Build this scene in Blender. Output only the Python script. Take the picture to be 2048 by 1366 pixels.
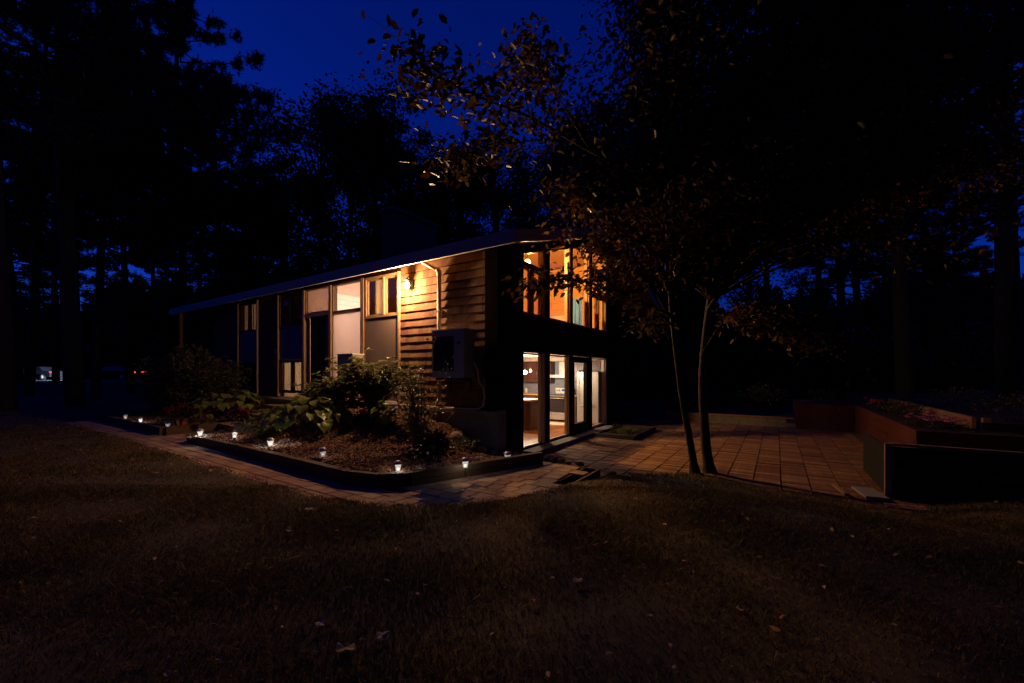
import bpy, math, random
import numpy as np
from mathutils import Vector, Matrix
rnd = random.Random(7)
rng = np.random.default_rng(11)
R = math.radians
for o in list(bpy.data.objects): bpy.data.objects.remove(o)
scene = bpy.context.scene
COL = scene.collection

# ------------------------------------------------------------------ camera
F = 805.0                                   # focal length in px of the 2048 px wide photograph
YAW = math.atan(529 / F)
SY, CY = math.sin(YAW), math.cos(YAW)
CAM = Vector((4.628, -6.522, 1.68))
cd = bpy.data.cameras.new('camera'); cam = bpy.data.objects.new('camera', cd); COL.objects.link(cam)
cam.location = CAM; cam.rotation_euler = (R(90), 0, YAW)
cd.sensor_width = 36; cd.lens = F / 2048 * 36; cd.shift_y = 62 / 2048
cd.clip_start = .05; cd.clip_end = 2000
scene.camera = cam

# ------------------------------------------------------------------ sky, exposure
world = bpy.data.worlds.new('World'); scene.world = world; world.use_nodes = True
wn = world.node_tree; wn.nodes.clear()
wo = wn.nodes.new('ShaderNodeOutputWorld'); wb = wn.nodes.new('ShaderNodeBackground')
sk = wn.nodes.new('ShaderNodeTexSky'); sk.sky_type = 'NISHITA'; sk.sun_disc = False
sk.sun_elevation = R(4.0); sk.sun_rotation = R(250); sk.ozone_density = 6.0; sk.air_density = 1.0; sk.dust_density = .3
tint = wn.nodes.new('ShaderNodeMix'); tint.data_type = 'RGBA'; tint.blend_type = 'MULTIPLY'
tint.inputs[0].default_value = 1.0
tint.inputs[7].default_value = (.10, .20, 1.0, 1)
wn.links.new(sk.outputs[0], tint.inputs[6]); wn.links.new(tint.outputs[2], wb.inputs[0])
wb.inputs[1].default_value = .13
wn.links.new(wb.outputs[0], wo.inputs[0])
scene.view_settings.view_transform = 'Standard'; scene.view_settings.look = 'None'
scene.view_settings.exposure = 0; scene.view_settings.gamma = 1
scene.cycles.use_denoising = True
scene.cycles.max_bounces = 7; scene.cycles.diffuse_bounces = 4; scene.cycles.transparent_max_bounces = 16
scene.cycles.transmission_bounces = 4; scene.cycles.glossy_bounces = 3
scene.cycles.sample_clamp_indirect = 2.0; scene.cycles.sample_clamp_direct = 0
scene.cycles.caustics_reflective = False; scene.cycles.caustics_refractive = False

def at(px, py, t):
    """a point t metres deep in the scene seen near (px, py); used to lay out trunks and branches"""
    u, v = (px - 1024) / F, (745 - py) / F
    return Vector((CAM.x + (u*CY - SY)*t, CAM.y + (u*SY + CY)*t, CAM.z + v*t))
def at_z(px, py, z):
    return at(px, py, (z - CAM.z) / ((745 - py) / F))

# ------------------------------------------------------------------ materials
def mat(name, col, rough=.7, var=0.0, scale=8.0, bump=0.0, metal=0.0, spec=.4, island=0.0, col2=None, stretch=None, coat=0):
    m = bpy.data.materials.new(name); m.use_nodes = True
    n = m.node_tree; b = n.nodes['Principled BSDF']
    b.inputs['Base Color'].default_value = (*col, 1); b.inputs['Roughness'].default_value = rough
    b.inputs['Metallic'].default_value = metal; b.inputs['Specular IOR Level'].default_value = spec
    if coat: b.inputs['Coat Weight'].default_value = coat
    tc = n.nodes.new('ShaderNodeTexCoord')
    src = tc.outputs['Object']
    if stretch:
        mp = n.nodes.new('ShaderNodeMapping'); mp.inputs['Scale'].default_value = stretch
        n.links.new(src, mp.inputs[0]); src = mp.outputs[0]
    fac = None
    if var or col2:
        nz = n.nodes.new('ShaderNodeTexNoise'); nz.inputs['Scale'].default_value = scale; nz.inputs['Detail'].default_value = 6
        nz.inputs['Roughness'].default_value = .65
        n.links.new(src, nz.inputs['Vector'])
        mr = n.nodes.new('ShaderNodeMapRange'); mr.inputs[1].default_value = .3; mr.inputs[2].default_value = .7
        n.links.new(nz.outputs[0], mr.inputs[0])
        mx = n.nodes.new('ShaderNodeMix'); mx.data_type = 'RGBA'
        c2 = col2 if col2 else tuple(c*(1-var) for c in col)
        mx.inputs[6].default_value = (*col, 1); mx.inputs[7].default_value = (*c2, 1)
        n.links.new(mr.outputs[0], mx.inputs[0]); fac = mx.outputs[2]
    if island:
        g = n.nodes.new('ShaderNodeNewGeometry'); oi = n.nodes.new('ShaderNodeObjectInfo')
        ad = n.nodes.new('ShaderNodeMath'); ad.operation = 'ADD'
        fr = n.nodes.new('ShaderNodeMath'); fr.operation = 'FRACT'
        n.links.new(g.outputs['Random Per Island'], ad.inputs[0]); n.links.new(oi.outputs['Random'], ad.inputs[1]); n.links.new(ad.outputs[0], fr.inputs[0])
        m2 = n.nodes.new('ShaderNodeMapRange'); m2.inputs[3].default_value = 1-island; m2.inputs[4].default_value = 1+island*.6
        n.links.new(fr.outputs[0], m2.inputs[0])
        hs = n.nodes.new('ShaderNodeHueSaturation'); n.links.new(m2.outputs[0], hs.inputs['Value'])
        m3 = n.nodes.new('ShaderNodeMapRange'); m3.inputs[3].default_value = .5-island*.06; m3.inputs[4].default_value = .5+island*.06
        n.links.new(fr.outputs[0], m3.inputs[0]); n.links.new(m3.outputs[0], hs.inputs['Hue'])
        if fac: n.links.new(fac, hs.inputs['Color'])
        else: hs.inputs['Color'].default_value = (*col, 1)
        fac = hs.outputs[0]
    if fac: n.links.new(fac, b.inputs['Base Color'])
    if bump:
        nb = n.nodes.new('ShaderNodeTexNoise'); nb.inputs['Scale'].default_value = scale*2.5; nb.inputs['Detail'].default_value = 8
        n.links.new(src, nb.inputs['Vector'])
        bp = n.nodes.new('ShaderNodeBump'); bp.inputs['Strength'].default_value = bump; bp.inputs['Distance'].default_value = .02
        n.links.new(nb.outputs[0], bp.inputs['Height']); n.links.new(bp.outputs[0], b.inputs['Normal'])
    return m
def leafmat(name, col, island=.5, trans=.35, rough=.45, spec=.35, col2=None, scale=8):
    m = mat(name, col, rough, island=island, spec=spec, col2=col2, scale=scale)
    n = m.node_tree; b = n.nodes['Principled BSDF']; out = n.nodes['Material Output']
    tr = n.nodes.new('ShaderNodeBsdfTranslucent'); mx = n.nodes.new('ShaderNodeMixShader'); mx.inputs[0].default_value = trans
    l = b.inputs['Base Color'].links[0].from_socket
    n.links.new(l, tr.inputs[0]); n.links.new(b.outputs[0], mx.inputs[1]); n.links.new(tr.outputs[0], mx.inputs[2])
    n.links.new(mx.outputs[0], out.inputs[0]); return m
def emit(name, col, s):
    m = bpy.data.materials.new(name); m.use_nodes = True; n = m.node_tree; n.nodes.clear()
    e = n.nodes.new('ShaderNodeEmission'); e.inputs[0].default_value = (*col, 1); e.inputs[1].default_value = s
    o = n.nodes.new('ShaderNodeOutputMaterial'); n.links.new(e.outputs[0], o.inputs[0]); return m
def glassmat(name, tint=(.95, .97, .96), refl=1.5, rough=.02):
    m = bpy.data.materials.new(name); m.use_nodes = True; n = m.node_tree; n.nodes.clear()
    t = n.nodes.new('ShaderNodeBsdfTransparent'); t.inputs[0].default_value = (*tint, 1)
    g = n.nodes.new('ShaderNodeBsdfGlossy'); g.inputs['Roughness'].default_value = rough
    lw = n.nodes.new('ShaderNodeLayerWeight'); lw.inputs[0].default_value = .5
    pw = n.nodes.new('ShaderNodeMath'); pw.operation = 'POWER'; pw.inputs[1].default_value = 4.5; n.links.new(lw.outputs['Facing'], pw.inputs[0])
    f = n.nodes.new('ShaderNodeMapRange'); f.inputs[3].default_value = .03*refl/1.5; f.inputs[4].default_value = .5; n.links.new(pw.outputs[0], f.inputs[0])
    x = n.nodes.new('ShaderNodeMixShader'); o = n.nodes.new('ShaderNodeOutputMaterial')
    n.links.new(f.outputs[0], x.inputs[0]); n.links.new(t.outputs[0], x.inputs[1]); n.links.new(g.outputs[0], x.inputs[2]); n.links.new(x.outputs[0], o.inputs[0]); return m
def frostmat(name, col, trans=.6, rough=.25):
    m = mat(name, col, rough, var=.15, scale=3, spec=.6); n = m.node_tree; b = n.nodes['Principled BSDF']; out = n.nodes['Material Output']
    tr = n.nodes.new('ShaderNodeBsdfTranslucent'); tr.inputs[0].default_value = (*col, 1)
    mx = n.nodes.new('ShaderNodeMixShader'); mx.inputs[0].default_value = trans
    n.links.new(b.outputs[0], mx.inputs[1]); n.links.new(tr.outputs[0], mx.inputs[2]); n.links.new(mx.outputs[0], out.inputs[0]); return m

M = {}
M['shingle'] = mat('cedar shingle', (.23, .125, .075), .85, var=.35, scale=14, bump=.35, island=.28, stretch=(6, 6, 1), spec=.08)
M['butt_shadow'] = mat('painted shingle butt shadow', (.03, .016, .01), .95, spec=.02)  # near-black colour that paints the shadow line under each shingle course
M['darkwood'] = mat('dark stained siding', (.03, .014, .011), .85, var=.3, scale=10, bump=.2, spec=.03)
M['trim'] = mat('tan painted trim', (.34, .23, .14), .55, var=.15, scale=9, bump=.08)
M['browntrim'] = mat('brown window timber', (.13, .06, .03), .55, var=.25, scale=10, bump=.1)
M['cream'] = mat('cream painted jamb', (.6, .48, .36), .5, var=.08, scale=6)
M['fascia'] = mat('pale grey fascia paint', (.34, .34, .38), .5, var=.12, scale=4)
M['roof'] = mat('asphalt roofing', (.03, .03, .032), .95, var=.4, scale=40, bump=.5)
M['soffit'] = mat('stained soffit boards', (.42, .24, .13), .6, var=.25, scale=6, bump=.1, stretch=(1, 8, 1))
M['bluepanel'] = mat('slate blue panel', (.05, .07, .16), .45, var=.12, scale=3)
M['greypanel'] = mat('taupe grey panel', (.20, .155, .135), .5, var=.1, scale=2)
M['concrete'] = mat('foundation concrete', (.22, .19, .16), .9, var=.3, scale=6, bump=.4)
M['door'] = mat('near black door paint', (.008, .008, .010), .5, var=.2, scale=3, spec=.15)
M['wallint'] = mat('interior plaster', (.55, .42, .33), .85, var=.06, scale=2)
M['orangewall'] = mat('pine board panelling', (.74, .44, .19), .5, var=.18, scale=3, stretch=(1, 1, 7), bump=.05)
M['ceilboard'] = mat('ceiling boards', (.52, .33, .22), .55, var=.12, scale=3, bump=.05)
M['whitepaint'] = mat('white paint', (.72, .68, .62), .5, var=.04, scale=4)
M['floorboard'] = mat('honey oak boards', (.44, .16, .04), .45, var=.25, scale=5, stretch=(1, 9, 1), island=.15, spec=.25)
M['steel'] = mat('brushed steel', (.50, .44, .40), .38, var=.08, scale=20, metal=.35, stretch=(1, 1, 14))
M['darkglass'] = mat('dark oven glass', (.03, .025, .03), .15, spec=.6)
M['cabinet'] = mat('dark cherry cabinet', (.10, .035, .028), .35, var=.3, scale=7, stretch=(4, 4, 1), spec=.5)
M['counter'] = mat('butcher block', (.60, .36, .16), .4, var=.2, scale=9, stretch=(1, 8, 1))
M['stonetop'] = mat('pale island top', (.55, .42, .33), .3, var=.2, scale=20)
M['backsplash'] = mat('blue grey wall paint', (.24, .25, .30), .6, var=.1, scale=3)
M['glass'] = glassmat('window glass')
M['frost'] = frostmat('ribbed frosted glass', (.60, .51, .46), .55, .22)
M['blind'] = frostmat('drawn white blind', (.70, .56, .48), .6, .7)
M['curtain'] = frostmat('cream curtain', (.70, .60, .48), .55, .9)
M['brick'] = mat('chimney masonry', (.16, .13, .13), .9, var=.45, scale=12, bump=.6)
M['paver'] = mat('tumbled paver', (.40, .235, .14), .85, var=.4, scale=9, bump=.6, island=.35)
M['slab'] = mat('patio paver', (.32, .16, .085), .85, var=.45, scale=7, bump=.7, island=.38)
M['bluestone'] = mat('step stone', (.30, .19, .12), .85, var=.3, scale=5, bump=.3)
M['soil'] = mat('damp soil', (.035, .02, .012), .95, var=.4, scale=30, bump=.6)
M['mulch'] = mat('bark mulch', (.20, .085, .05), .85, island=.6, var=.3, scale=30)
M['gravel'] = mat('pale gravel', (.35, .32, .30), .8, island=.5)
M['timber'] = mat('landscape timber', (.10, .06, .035), .85, var=.45, scale=12, bump=.5, stretch=(1, 6, 6))
M['redtimber'] = mat('red stained timber', (.10, .02, .010), .7, var=.35, scale=10, bump=.35, stretch=(6, 1, 6))
M['blackboard'] = mat('dark weathered board', (.012, .012, .014), .8, var=.4, scale=10, bump=.3)
M['postwood'] = mat('pale post timber', (.30, .17, .10), .8, var=.3, scale=10, bump=.3)
M['lawn'] = mat('lawn soil and thatch', (.085, .06, .026), .95, var=.55, scale=2.2, bump=.6)
M['grass'] = leafmat('grass blade', (.22, .12, .042), .85, .25, .6, .15, col2=(.09, .085, .02), scale=1.3)
M['road'] = mat('asphalt', (.06, .06, .065), .9, var=.2, scale=30, bump=.2)
M['bark'] = mat('grey brown bark', (.075, .05, .034), .9, var=.5, scale=18, bump=.9, stretch=(1, 1, .35))
M['pinebark'] = mat('pine bark', (.026, .019, .016), .95, var=.5, scale=9, bump=1.0, stretch=(1, 1, .3))
M['stem'] = mat('shrub stem', (.10, .055, .035), .8, var=.3, scale=20)
M['leaf_tree'] = leafmat('garden tree leaf', (.15, .082, .032), .6, .35)
M['leaf_decid'] = leafmat('woodland leaf', (.03, .04, .015), .5, .3)
M['needle'] = leafmat('pine needle', (.018, .03, .016), .4, .15)
M['leaf_hosta'] = leafmat('hosta leaf', (.17, .20, .04), .3, .45, .4, .4)
M['leaf_rhodo'] = leafmat('rhododendron leaf', (.14, .15, .045), .45, .42, .3, .5)
M['leaf_rose'] = leafmat('rose leaf', (.11, .12, .04), .5, .4, .4, .4)
M['leaf_bush'] = leafmat('evergreen shrub leaf', (.09, .085, .03), .6, .3, .35, .5)
M['leaf_dark'] = leafmat('purple coleus leaf', (.035, .02, .018), .5, .2)
M['petal_red'] = leafmat('red petal', (.40, .015, .02), .4, .3)
M['petal_pink'] = leafmat('pink petal', (.85, .22, .45), .3, .3)
M['petal_rose'] = leafmat('rose petal', (.55, .07, .09), .3, .3)
M['dead'] = leafmat('dry fallen leaf', (.50, .27, .13), .4, .3, .7)
M['deadred'] = leafmat('red fallen leaf', (.30, .06, .03), .4, .2, .7)
M['deadpale'] = leafmat('pale fallen leaf', (.45, .35, .22), .3, .3, .7)
M['terracotta'] = mat('terracotta', (.42, .13, .05), .8, var=.25, scale=12)
M['rock'] = mat('field stone', (.25, .17, .12), .9, var=.4, scale=9, bump=.6)
M['acwhite'] = mat('pale grey powder coat', (.28, .27, .27), .4, var=.06, scale=3)
M['blackmetal'] = mat('black metal', (.015, .015, .016), .5, spec=.4)
M['pipe'] = mat('cream plastic pipe', (.58, .44, .30), .45, var=.1, scale=5)
M['whiteplastic'] = mat('white plastic', (.65, .65, .66), .4)
M['lampglass'] = glassmat('lantern glass', (.93, .93, .93), 1.6, .15)
M['cloth'] = mat('blue grey cloth', (.15, .38, .80), .9, var=.35, scale=8)
M['rug'] = mat('cream mat', (.72, .60, .42), .95, var=.1, scale=20)
M['railwood'] = mat('red brown handrail', (.22, .045, .02), .5, var=.2)
M['carpaint'] = mat('dark car paint', (.02, .022, .03), .25, metal=.3, coat=.6)
M['rubber'] = mat('tyre rubber', (.012, .012, .012), .9)

# ------------------------------------------------------------------ mesh helpers
class MB:
    def __init__(s): s.v = []; s.f = []; s.sm = []
    def add(s, vs, fs, smooth=False):
        b = len(s.v); s.v += [tuple(v) for v in vs]; s.f += [tuple(i+b for i in f) for f in fs]; s.sm += [smooth]*len(fs)
        return s
    def box(s, x0, x1, y0, y1, z0, z1):
        return s.add([(x0,y0,z0),(x1,y0,z0),(x1,y1,z0),(x0,y1,z0),(x0,y0,z1),(x1,y0,z1),(x1,y1,z1),(x0,y1,z1)],
              [(0,3,2,1),(4,5,6,7),(0,1,5,4),(1,2,6,5),(2,3,7,6),(3,0,4,7)])
    def hexa(s, lo, hi):
        return s.add(list(lo)+list(hi), [(0,3,2,1),(4,5,6,7),(0,1,5,4),(1,2,6,5),(2,3,7,6),(3,0,4,7)])
    def tube(s, pts, rads, n=8, cap=True):
        pts = [Vector(p) for p in pts]
        if not isinstance(rads, (list, tuple)): rads = [rads]*len(pts)
        vs = []; prev = None
        for i, p in enumerate(pts):
            d = (pts[min(i+1, len(pts)-1)] - pts[max(i-1, 0)]).normalized()
            a = prev if prev is not None else (Vector((0,0,1)) if abs(d.z) < .9 else Vector((1,0,0)))
            u = (a - d*a.dot(d)).normalized(); prev = u; w = d.cross(u)
            for k in range(n):
                t = 2*math.pi*k/n; vs.append(p + (u*math.cos(t) + w*math.sin(t))*rads[i])
        fs = [(i*n+k, i*n+(k+1)%n, (i+1)*n+(k+1)%n, (i+1)*n+k) for i in range(len(pts)-1) for k in range(n)]
        if cap: fs += [tuple(range(n))[::-1], tuple((len(pts)-1)*n+k for k in range(n))]
        return s.add(vs, fs, True)
    def lathe(s, prof, c=(0,0,0), n=16):
        vs = [(c[0]+r*math.cos(2*math.pi*k/n), c[1]+r*math.sin(2*math.pi*k/n), c[2]+z) for r, z in prof for k in range(n)]
        fs = [(i*n+k, i*n+(k+1)%n, (i+1)*n+(k+1)%n, (i+1)*n+k) for i in range(len(prof)-1) for k in range(n)]
        fs += [tuple(range(n))[::-1], tuple((len(prof)-1)*n+k for k in range(n))]
        return s.add(vs, fs, True)
    def ball(s, c, r, sc=(1,1,1), n=8, m=6, jit=0):
        vs = []
        for i in range(m+1):
            th = math.pi*i/m
            for k in range(n):
                j = 1 + (rnd.uniform(-jit, jit) if 0 < i < m else 0); ph = 2*math.pi*k/n
                vs.append((c[0]+r*j*sc[0]*math.sin(th)*math.cos(ph), c[1]+r*j*sc[1]*math.sin(th)*math.sin(ph), c[2]+r*j*sc[2]*math.cos(th)))
        fs = [(i*n+k, (i+1)*n+k, (i+1)*n+(k+1)%n, i*n+(k+1)%n) for i in range(m) for k in range(n)]
        return s.add(vs, fs, True)
    def mesh(s, name, m):
        me = bpy.data.meshes.new(name); me.from_pydata(s.v, [], s.f); me.materials.append(m)
        me.polygons.foreach_set('use_smooth', s.sm); me.update(); return me
    def build(s, name, m, parent=None, **kw):
        return link(name, s.mesh(name, m), parent, **kw)
def link(name, me, parent=None, loc=None, rot=None, **kw):
    o = bpy.data.objects.new(name, me); COL.objects.link(o)
    if parent is not None: o.parent = parent
    if loc is not None: o.location = loc
    if rot is not None: o.rotation_euler = rot
    for k, v in kw.items(): o[k] = v
    return o
def thing(name, label, cat, loc=(0,0,0), group=None, rot=(0,0,0)):
    o = link(name, None, None, loc, rot, label=label, category=cat)
    if group: o['group'] = group
    return o
def tag(o, label, cat, group=None):
    o['label'] = label; o['category'] = cat
    if group: o['group'] = group
    return o
def stf(o, label, cat): o['kind'] = 'stuff'; return tag(o, label, cat)
def clone(root, loc, rz, label, scale=1.0):
    r = root.copy(); COL.objects.link(r); r.location = loc; r.rotation_euler = (0,0,rz); r.scale = (scale,)*3; r['label'] = label
    for ch in list(root.children):
        c = ch.copy(); COL.objects.link(c); c.parent = r
        for g in ch.children:
            d = g.copy(); COL.objects.link(d); d.parent = c
    return r
def BX(name, m, parent, *b, **kw): return MB().box(*b).build(name, m, parent, **kw)
def light(name, loc, col, w, r=.05, parent=None):
    l = bpy.data.lights.new(name, 'POINT'); l.color = col; l.energy = w; l.shadow_soft_size = r
    o = bpy.data.objects.new(name, l); COL.objects.link(o); o.location = loc
    if parent is not None: o.parent = parent
    return o
def fastmesh(name, V, nper, mat_, quads=None):
    """V: (N, nper, 3) vertex sets, each set gets the faces in quads"""
    N = len(V); me = bpy.data.meshes.new(name)
    fl = quads; per = sum(len(f) for f in fl)
    me.vertices.add(N*nper); me.vertices.foreach_set('co', np.ascontiguousarray(V, dtype=np.float32).ravel())
    idx = np.concatenate([np.array(f) for f in fl]); L = (np.arange(N)[:, None]*nper + idx[None]).ravel()
    me.loops.add(len(L)); me.loops.foreach_set('vertex_index', L.astype(np.int32))
    sizes = np.array([len(f) for f in fl]); st = np.concatenate([[0], np.cumsum(sizes)[:-1]])
    starts = (np.arange(N)[:, None]*per + st[None]).ravel()
    me.polygons.add(N*len(fl)); me.polygons.foreach_set('loop_start', starts.astype(np.int32))
    me.update(calc_edges=True); me.validate(); me.materials.append(mat_); return me
def unit(a): return a/np.maximum(np.linalg.norm(a, axis=-1, keepdims=True), 1e-9)
def leaves(name, P, D, S, m, w=.5, fold=.25, droop=.0, nrm=None):
    """one folded six-point leaf for each point"""
    P = np.asarray(P, float); N = len(P); D = unit(np.asarray(D, float)); S = np.asarray(S, float).reshape(-1, 1)
    up = nrm if nrm is not None else unit(rng.normal(size=(N, 3))*.5 + np.array([0, 0, 1.0]))
    side = unit(np.cross(D, up)); n = np.cross(side, D)
    def q(a, b, c): return P + D*S*a + side*S*b*w + n*S*c
    V = np.stack([q(0,0,0), q(.3,.42,fold*.35), q(.7,.36,fold*.3-droop*.4), q(1,0,-droop), q(.7,-.36,fold*.3-droop*.4), q(.3,-.42,fold*.35)], axis=1)
    return fastmesh(name, V, 6, m, [(0,1,2,3), (3,4,5,0)])
def rand_dirs(n, up=0.0):
    return unit(rng.normal(size=(n, 3)) + np.array([0, 0, up]))
def S01(t): t = np.clip(t, 0, 1); return t*t*(3-2*t)

# ------------------------------------------------------------------ ground
LAWN_EDGE = [(-60,-3.95),(-2.3,-3.93),(.1,-3.93),(.6,-3.9),(1.2,-3.7),(1.79,-3.33),(2.22,-2.85),(2.38,-2.17),(2.40,.72)]
def lawn_edge_side(x, y):
    """True on the house side of the lawn edge"""
    ex = np.array([p[0] for p in LAWN_EDGE[:-1]]); ey = np.array([p[1] for p in LAWN_EDGE[:-1]])
    yy = np.interp(x, ex, ey)
    return (x < 2.39) & (y > yy)
def wob(x, y):
    return .025*np.sin(x*1.7+.4)*np.cos(y*1.3) + .015*np.sin(x*3.9+y*2.7) + .012*np.sin(x*7.1-y*5.3+1)
def gz(x, y):
    x = np.asarray(x, float); y = np.asarray(y, float)
    z = .29 + wob(x, y)*.55
    z = z + .5*S01((-x-14)/26) + .35*S01((x-9)/8)*S01((y-4)/6) + .25*S01((y-14)/14)
    dip = S01((y+2.4 + .25*np.sin(x*1.1))/4.4) * S01((x-.5)/1.6) * (1 - S01((x-8.5)/3)*S01((y-3)/3))
    z = z*(1-dip) + dip*(-.24 + .30*S01((x-5.95)/1.2)*S01((y+1.5)/2.2))
    z = z + .06*np.exp(-((x-3.55)**2+(y-1.3)**2)/.6)
    ins = lawn_edge_side(x, y) & (x > -40)
    z = np.where(ins, np.minimum(z, .12), z)
    z = np.where((x > -13.2) & (x < 0) & (y > .02) & (y < 10.6), -.35, z)
    z = np.where((x > -.4) & (x < 2.45) & (y > -.7), -.3, z)
    return z
def gpt(px, py):
    z = .25
    for _ in range(12):
        p = at_z(px, py, z); z = .5*z + .5*float(gz(p.x, p.y))
    return Vector((p.x, p.y, float(gz(p.x, p.y))))
xs = np.concatenate([np.linspace(-420, -40, 26), np.linspace(-38, -14, 30), np.arange(-13.5, 10.5, .1), np.linspace(11, 40, 30), np.linspace(50, 420, 20)])
ys = np.concatenate([np.linspace(-420, -40, 20), np.linspace(-38, -9, 20), np.arange(-8.5, 4.0, .1), np.linspace(4.2, 30, 50), np.linspace(34, 420, 26)])
GX, GY = np.meshgrid(xs, ys); GZ = gz(GX, GY)
V = np.stack([GX, GY, GZ], -1).reshape(-1, 3); nx, ny = len(xs), len(ys)
ii = (np.arange(ny-1)[:, None]*nx + np.arange(nx-1)[None]).ravel()
me = bpy.data.meshes.new('lawn_ground'); me.from_pydata(V.tolist(), [], np.stack([ii, ii+1, ii+nx+1, ii+nx], 1).tolist())
me.polygons.foreach_set('use_smooth', [True]*len(me.polygons)); me.materials.append(M['lawn'])
link('lawn_ground', me, kind='structure')
# grass: one object of many blades, thinner with distance
def grass(n, rlo, rhi, h, w):
    u = rng.uniform(-1.35, 1.4, n*2); t = np.sqrt(rng.uniform(rlo**2, rhi**2, n*2))
    x = CAM.x + (u*CY-SY)*t; y = CAM.y + (u*SY+CY)*t
    ok = ~lawn_edge_side(x, y)
    ok &= ~((x < .1) & (y > -.3)) & (gz(x, y) > np.where((y > -.2) & (x < 6.2) & (x > 2), -.13, -.5))
    ok &= ~((x > 5.75) & (y > 1.2)) & ((x > -11) | (y < -4.2))
    patch = .5+.5*np.sin(x*2.3+np.sin(y*1.9)*1.4)*np.sin(y*2.9+np.sin(x*1.3)*1.7)
    ok &= rng.uniform(0, 1, len(x)) < (.35+.65*patch)
    x, y, t, patch = x[ok][:n], y[ok][:n], t[ok][:n], patch[ok][:n]
    z = gz(x, y); N = len(x)
    a = rng.uniform(0, 2*np.pi, N); hh = h*rng.uniform(.3, 1.3, N)*(.45+.95*patch); ln = rng.uniform(.4, 1.9, N)*hh; b = rng.uniform(0, 2*np.pi, N)
    ww = w*rng.uniform(.6, 1.3, N)*(1+t*.12)
    P0 = np.stack([x-np.cos(a)*ww, y-np.sin(a)*ww, z-.01], 1); P1 = np.stack([x+np.cos(a)*ww, y+np.sin(a)*ww, z-.01], 1)
    mx, my = x+np.cos(b)*ln*.35, y+np.sin(b)*ln*.35
    P2 = np.stack([mx+np.cos(a)*ww*.7, my+np.sin(a)*ww*.7, z+hh*.6], 1); P3 = np.stack([mx-np.cos(a)*ww*.7, my-np.sin(a)*ww*.7, z+hh*.6], 1)
    P4 = np.stack([x+np.cos(b)*ln, y+np.sin(b)*ln, z+hh*.95], 1)
    return np.stack([P0, P1, P2, P3, P4], 1)
G = np.concatenate([grass(190000, 1.2, 5, .036, .0018), grass(130000, 5, 10, .042, .0020), grass(35000, 10, 26, .06, .005)])
link('grass', fastmesh('grass', G, 5, M['grass'], [(0,1,2,3), (3,2,4)]), kind='stuff', label='short patchy lawn grass across the foreground', category='grass')

# ------------------------------------------------------------------ road and far verge
def frame_pt(X, t, z): return Vector((CAM.x + X*CY - SY*t, CAM.y + X*SY + CY*t, z))
def ribbon(name, X0, X1, t0, t1, z, m, th=.02, n=24, slope=-.02):
    b = MB()
    for i in range(n):
        a, c = X0+(X1-X0)*i/n, X0+(X1-X0)*(i+1)/n
        lo = [frame_pt(a, t0+slope*a, z-th), frame_pt(c, t0+slope*c, z-th), frame_pt(c, t1+slope*c, z-th), frame_pt(a, t1+slope*a, z-th)]
        hi = [v+Vector((0,0,th)) for v in lo]; b.hexa(lo, hi)
    return b.build(name, m, kind='structure')
ribbon('road', -130, 20, 40, 47, .86, M['road'], .25)
ribbon('road_kerb', -130, 20, 39.6, 40, .875, mat('pale kerb', (.35, .33, .31), .9, var=.2), .3)

ribbon('added_streak_line', -130, 20, 40.35, 40.5, .866, mat('white streak line', (.7, .7, .68), .7), .004)  # pale line added so the headlight beam shows as a level streak

# ------------------------------------------------------------------ the house
house = thing('house', 'low pitched modern split level house with cedar shingles and lit glazed gable', 'house')
# levels: kitchen floor 0, eave 4.09, transom rail 3.02, window head 4.05, foundation 0.93
# --- front wall (plane y=0)
wf = MB()
def wseg(x0, x1, z0=.93, z1=4.22): wf.box(x0, x1, .0, .14, z0, z1)
bays = [(-11.03,-9.66), (-8.33,-6.93), (-6.90,-5.56), (-5.54,-4.20), (-4.14,-2.82)]
wseg(-13.1, -11.03); wseg(-9.66, -8.33); wseg(-2.82, -.14)
for a, b in bays: wf.box(a, b, .0, .14, 4.08, 4.22)
wf.box(-6.93, -6.90, 0, .14, .93, 4.08); wf.box(-5.56, -5.54, 0, .14, .93, 4.08); wf.box(-4.20, -4.14, 0, .14, .93, 4.08)
wall_front = wf.build('front_wall', M['darkwood'], house)
# shingles
SH = []
def shingle_mesh(w):
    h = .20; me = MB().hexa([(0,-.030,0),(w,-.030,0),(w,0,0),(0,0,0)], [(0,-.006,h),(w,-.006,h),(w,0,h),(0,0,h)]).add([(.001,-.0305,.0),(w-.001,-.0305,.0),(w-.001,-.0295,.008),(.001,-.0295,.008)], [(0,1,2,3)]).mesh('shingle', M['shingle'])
    me.materials.append(M['butt_shadow']); me.polygons[0].material_index = 1; me.polygons[6].material_index = 1; return me  # butt face and thin front strip take the painted shadow colour
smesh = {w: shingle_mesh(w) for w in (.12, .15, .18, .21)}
def shingle_field(x0, x1, z0, z1, joined, course=.178):
    jb = MB(); n = 0; z = z0; k = 0
    while z < z1-.03:
        x = x0 + rnd.uniform(-.05, 0)
        while x < x1:
            w = rnd.choice((.12,.15,.18,.21)); a = max(x, x0); b = min(x+w-.003, x1)
            if b-a > .02:
                hz = min(.2, z1-z); dz = rnd.uniform(-.003, .003); out = -.021-rnd.uniform(0, .004)
                if joined: jb.hexa([(a,out,z+dz),(b,out,z+dz),(b,0,z+dz),(a,0,z+dz)], [(a,-.008,z+hz),(b,-.008,z+hz),(b,0,z+hz),(a,0,z+hz)])
                else:
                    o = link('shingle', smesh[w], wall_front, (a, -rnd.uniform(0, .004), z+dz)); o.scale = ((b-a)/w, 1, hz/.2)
                n += 1
            x += w
        z += course; k += 1
    if joined: jb.build('shingle_courses', M['shingle'], wall_front, kind='stuff')
    return n
ns = shingle_field(-2.79, -.29, .955, 4.2, False)
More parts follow.
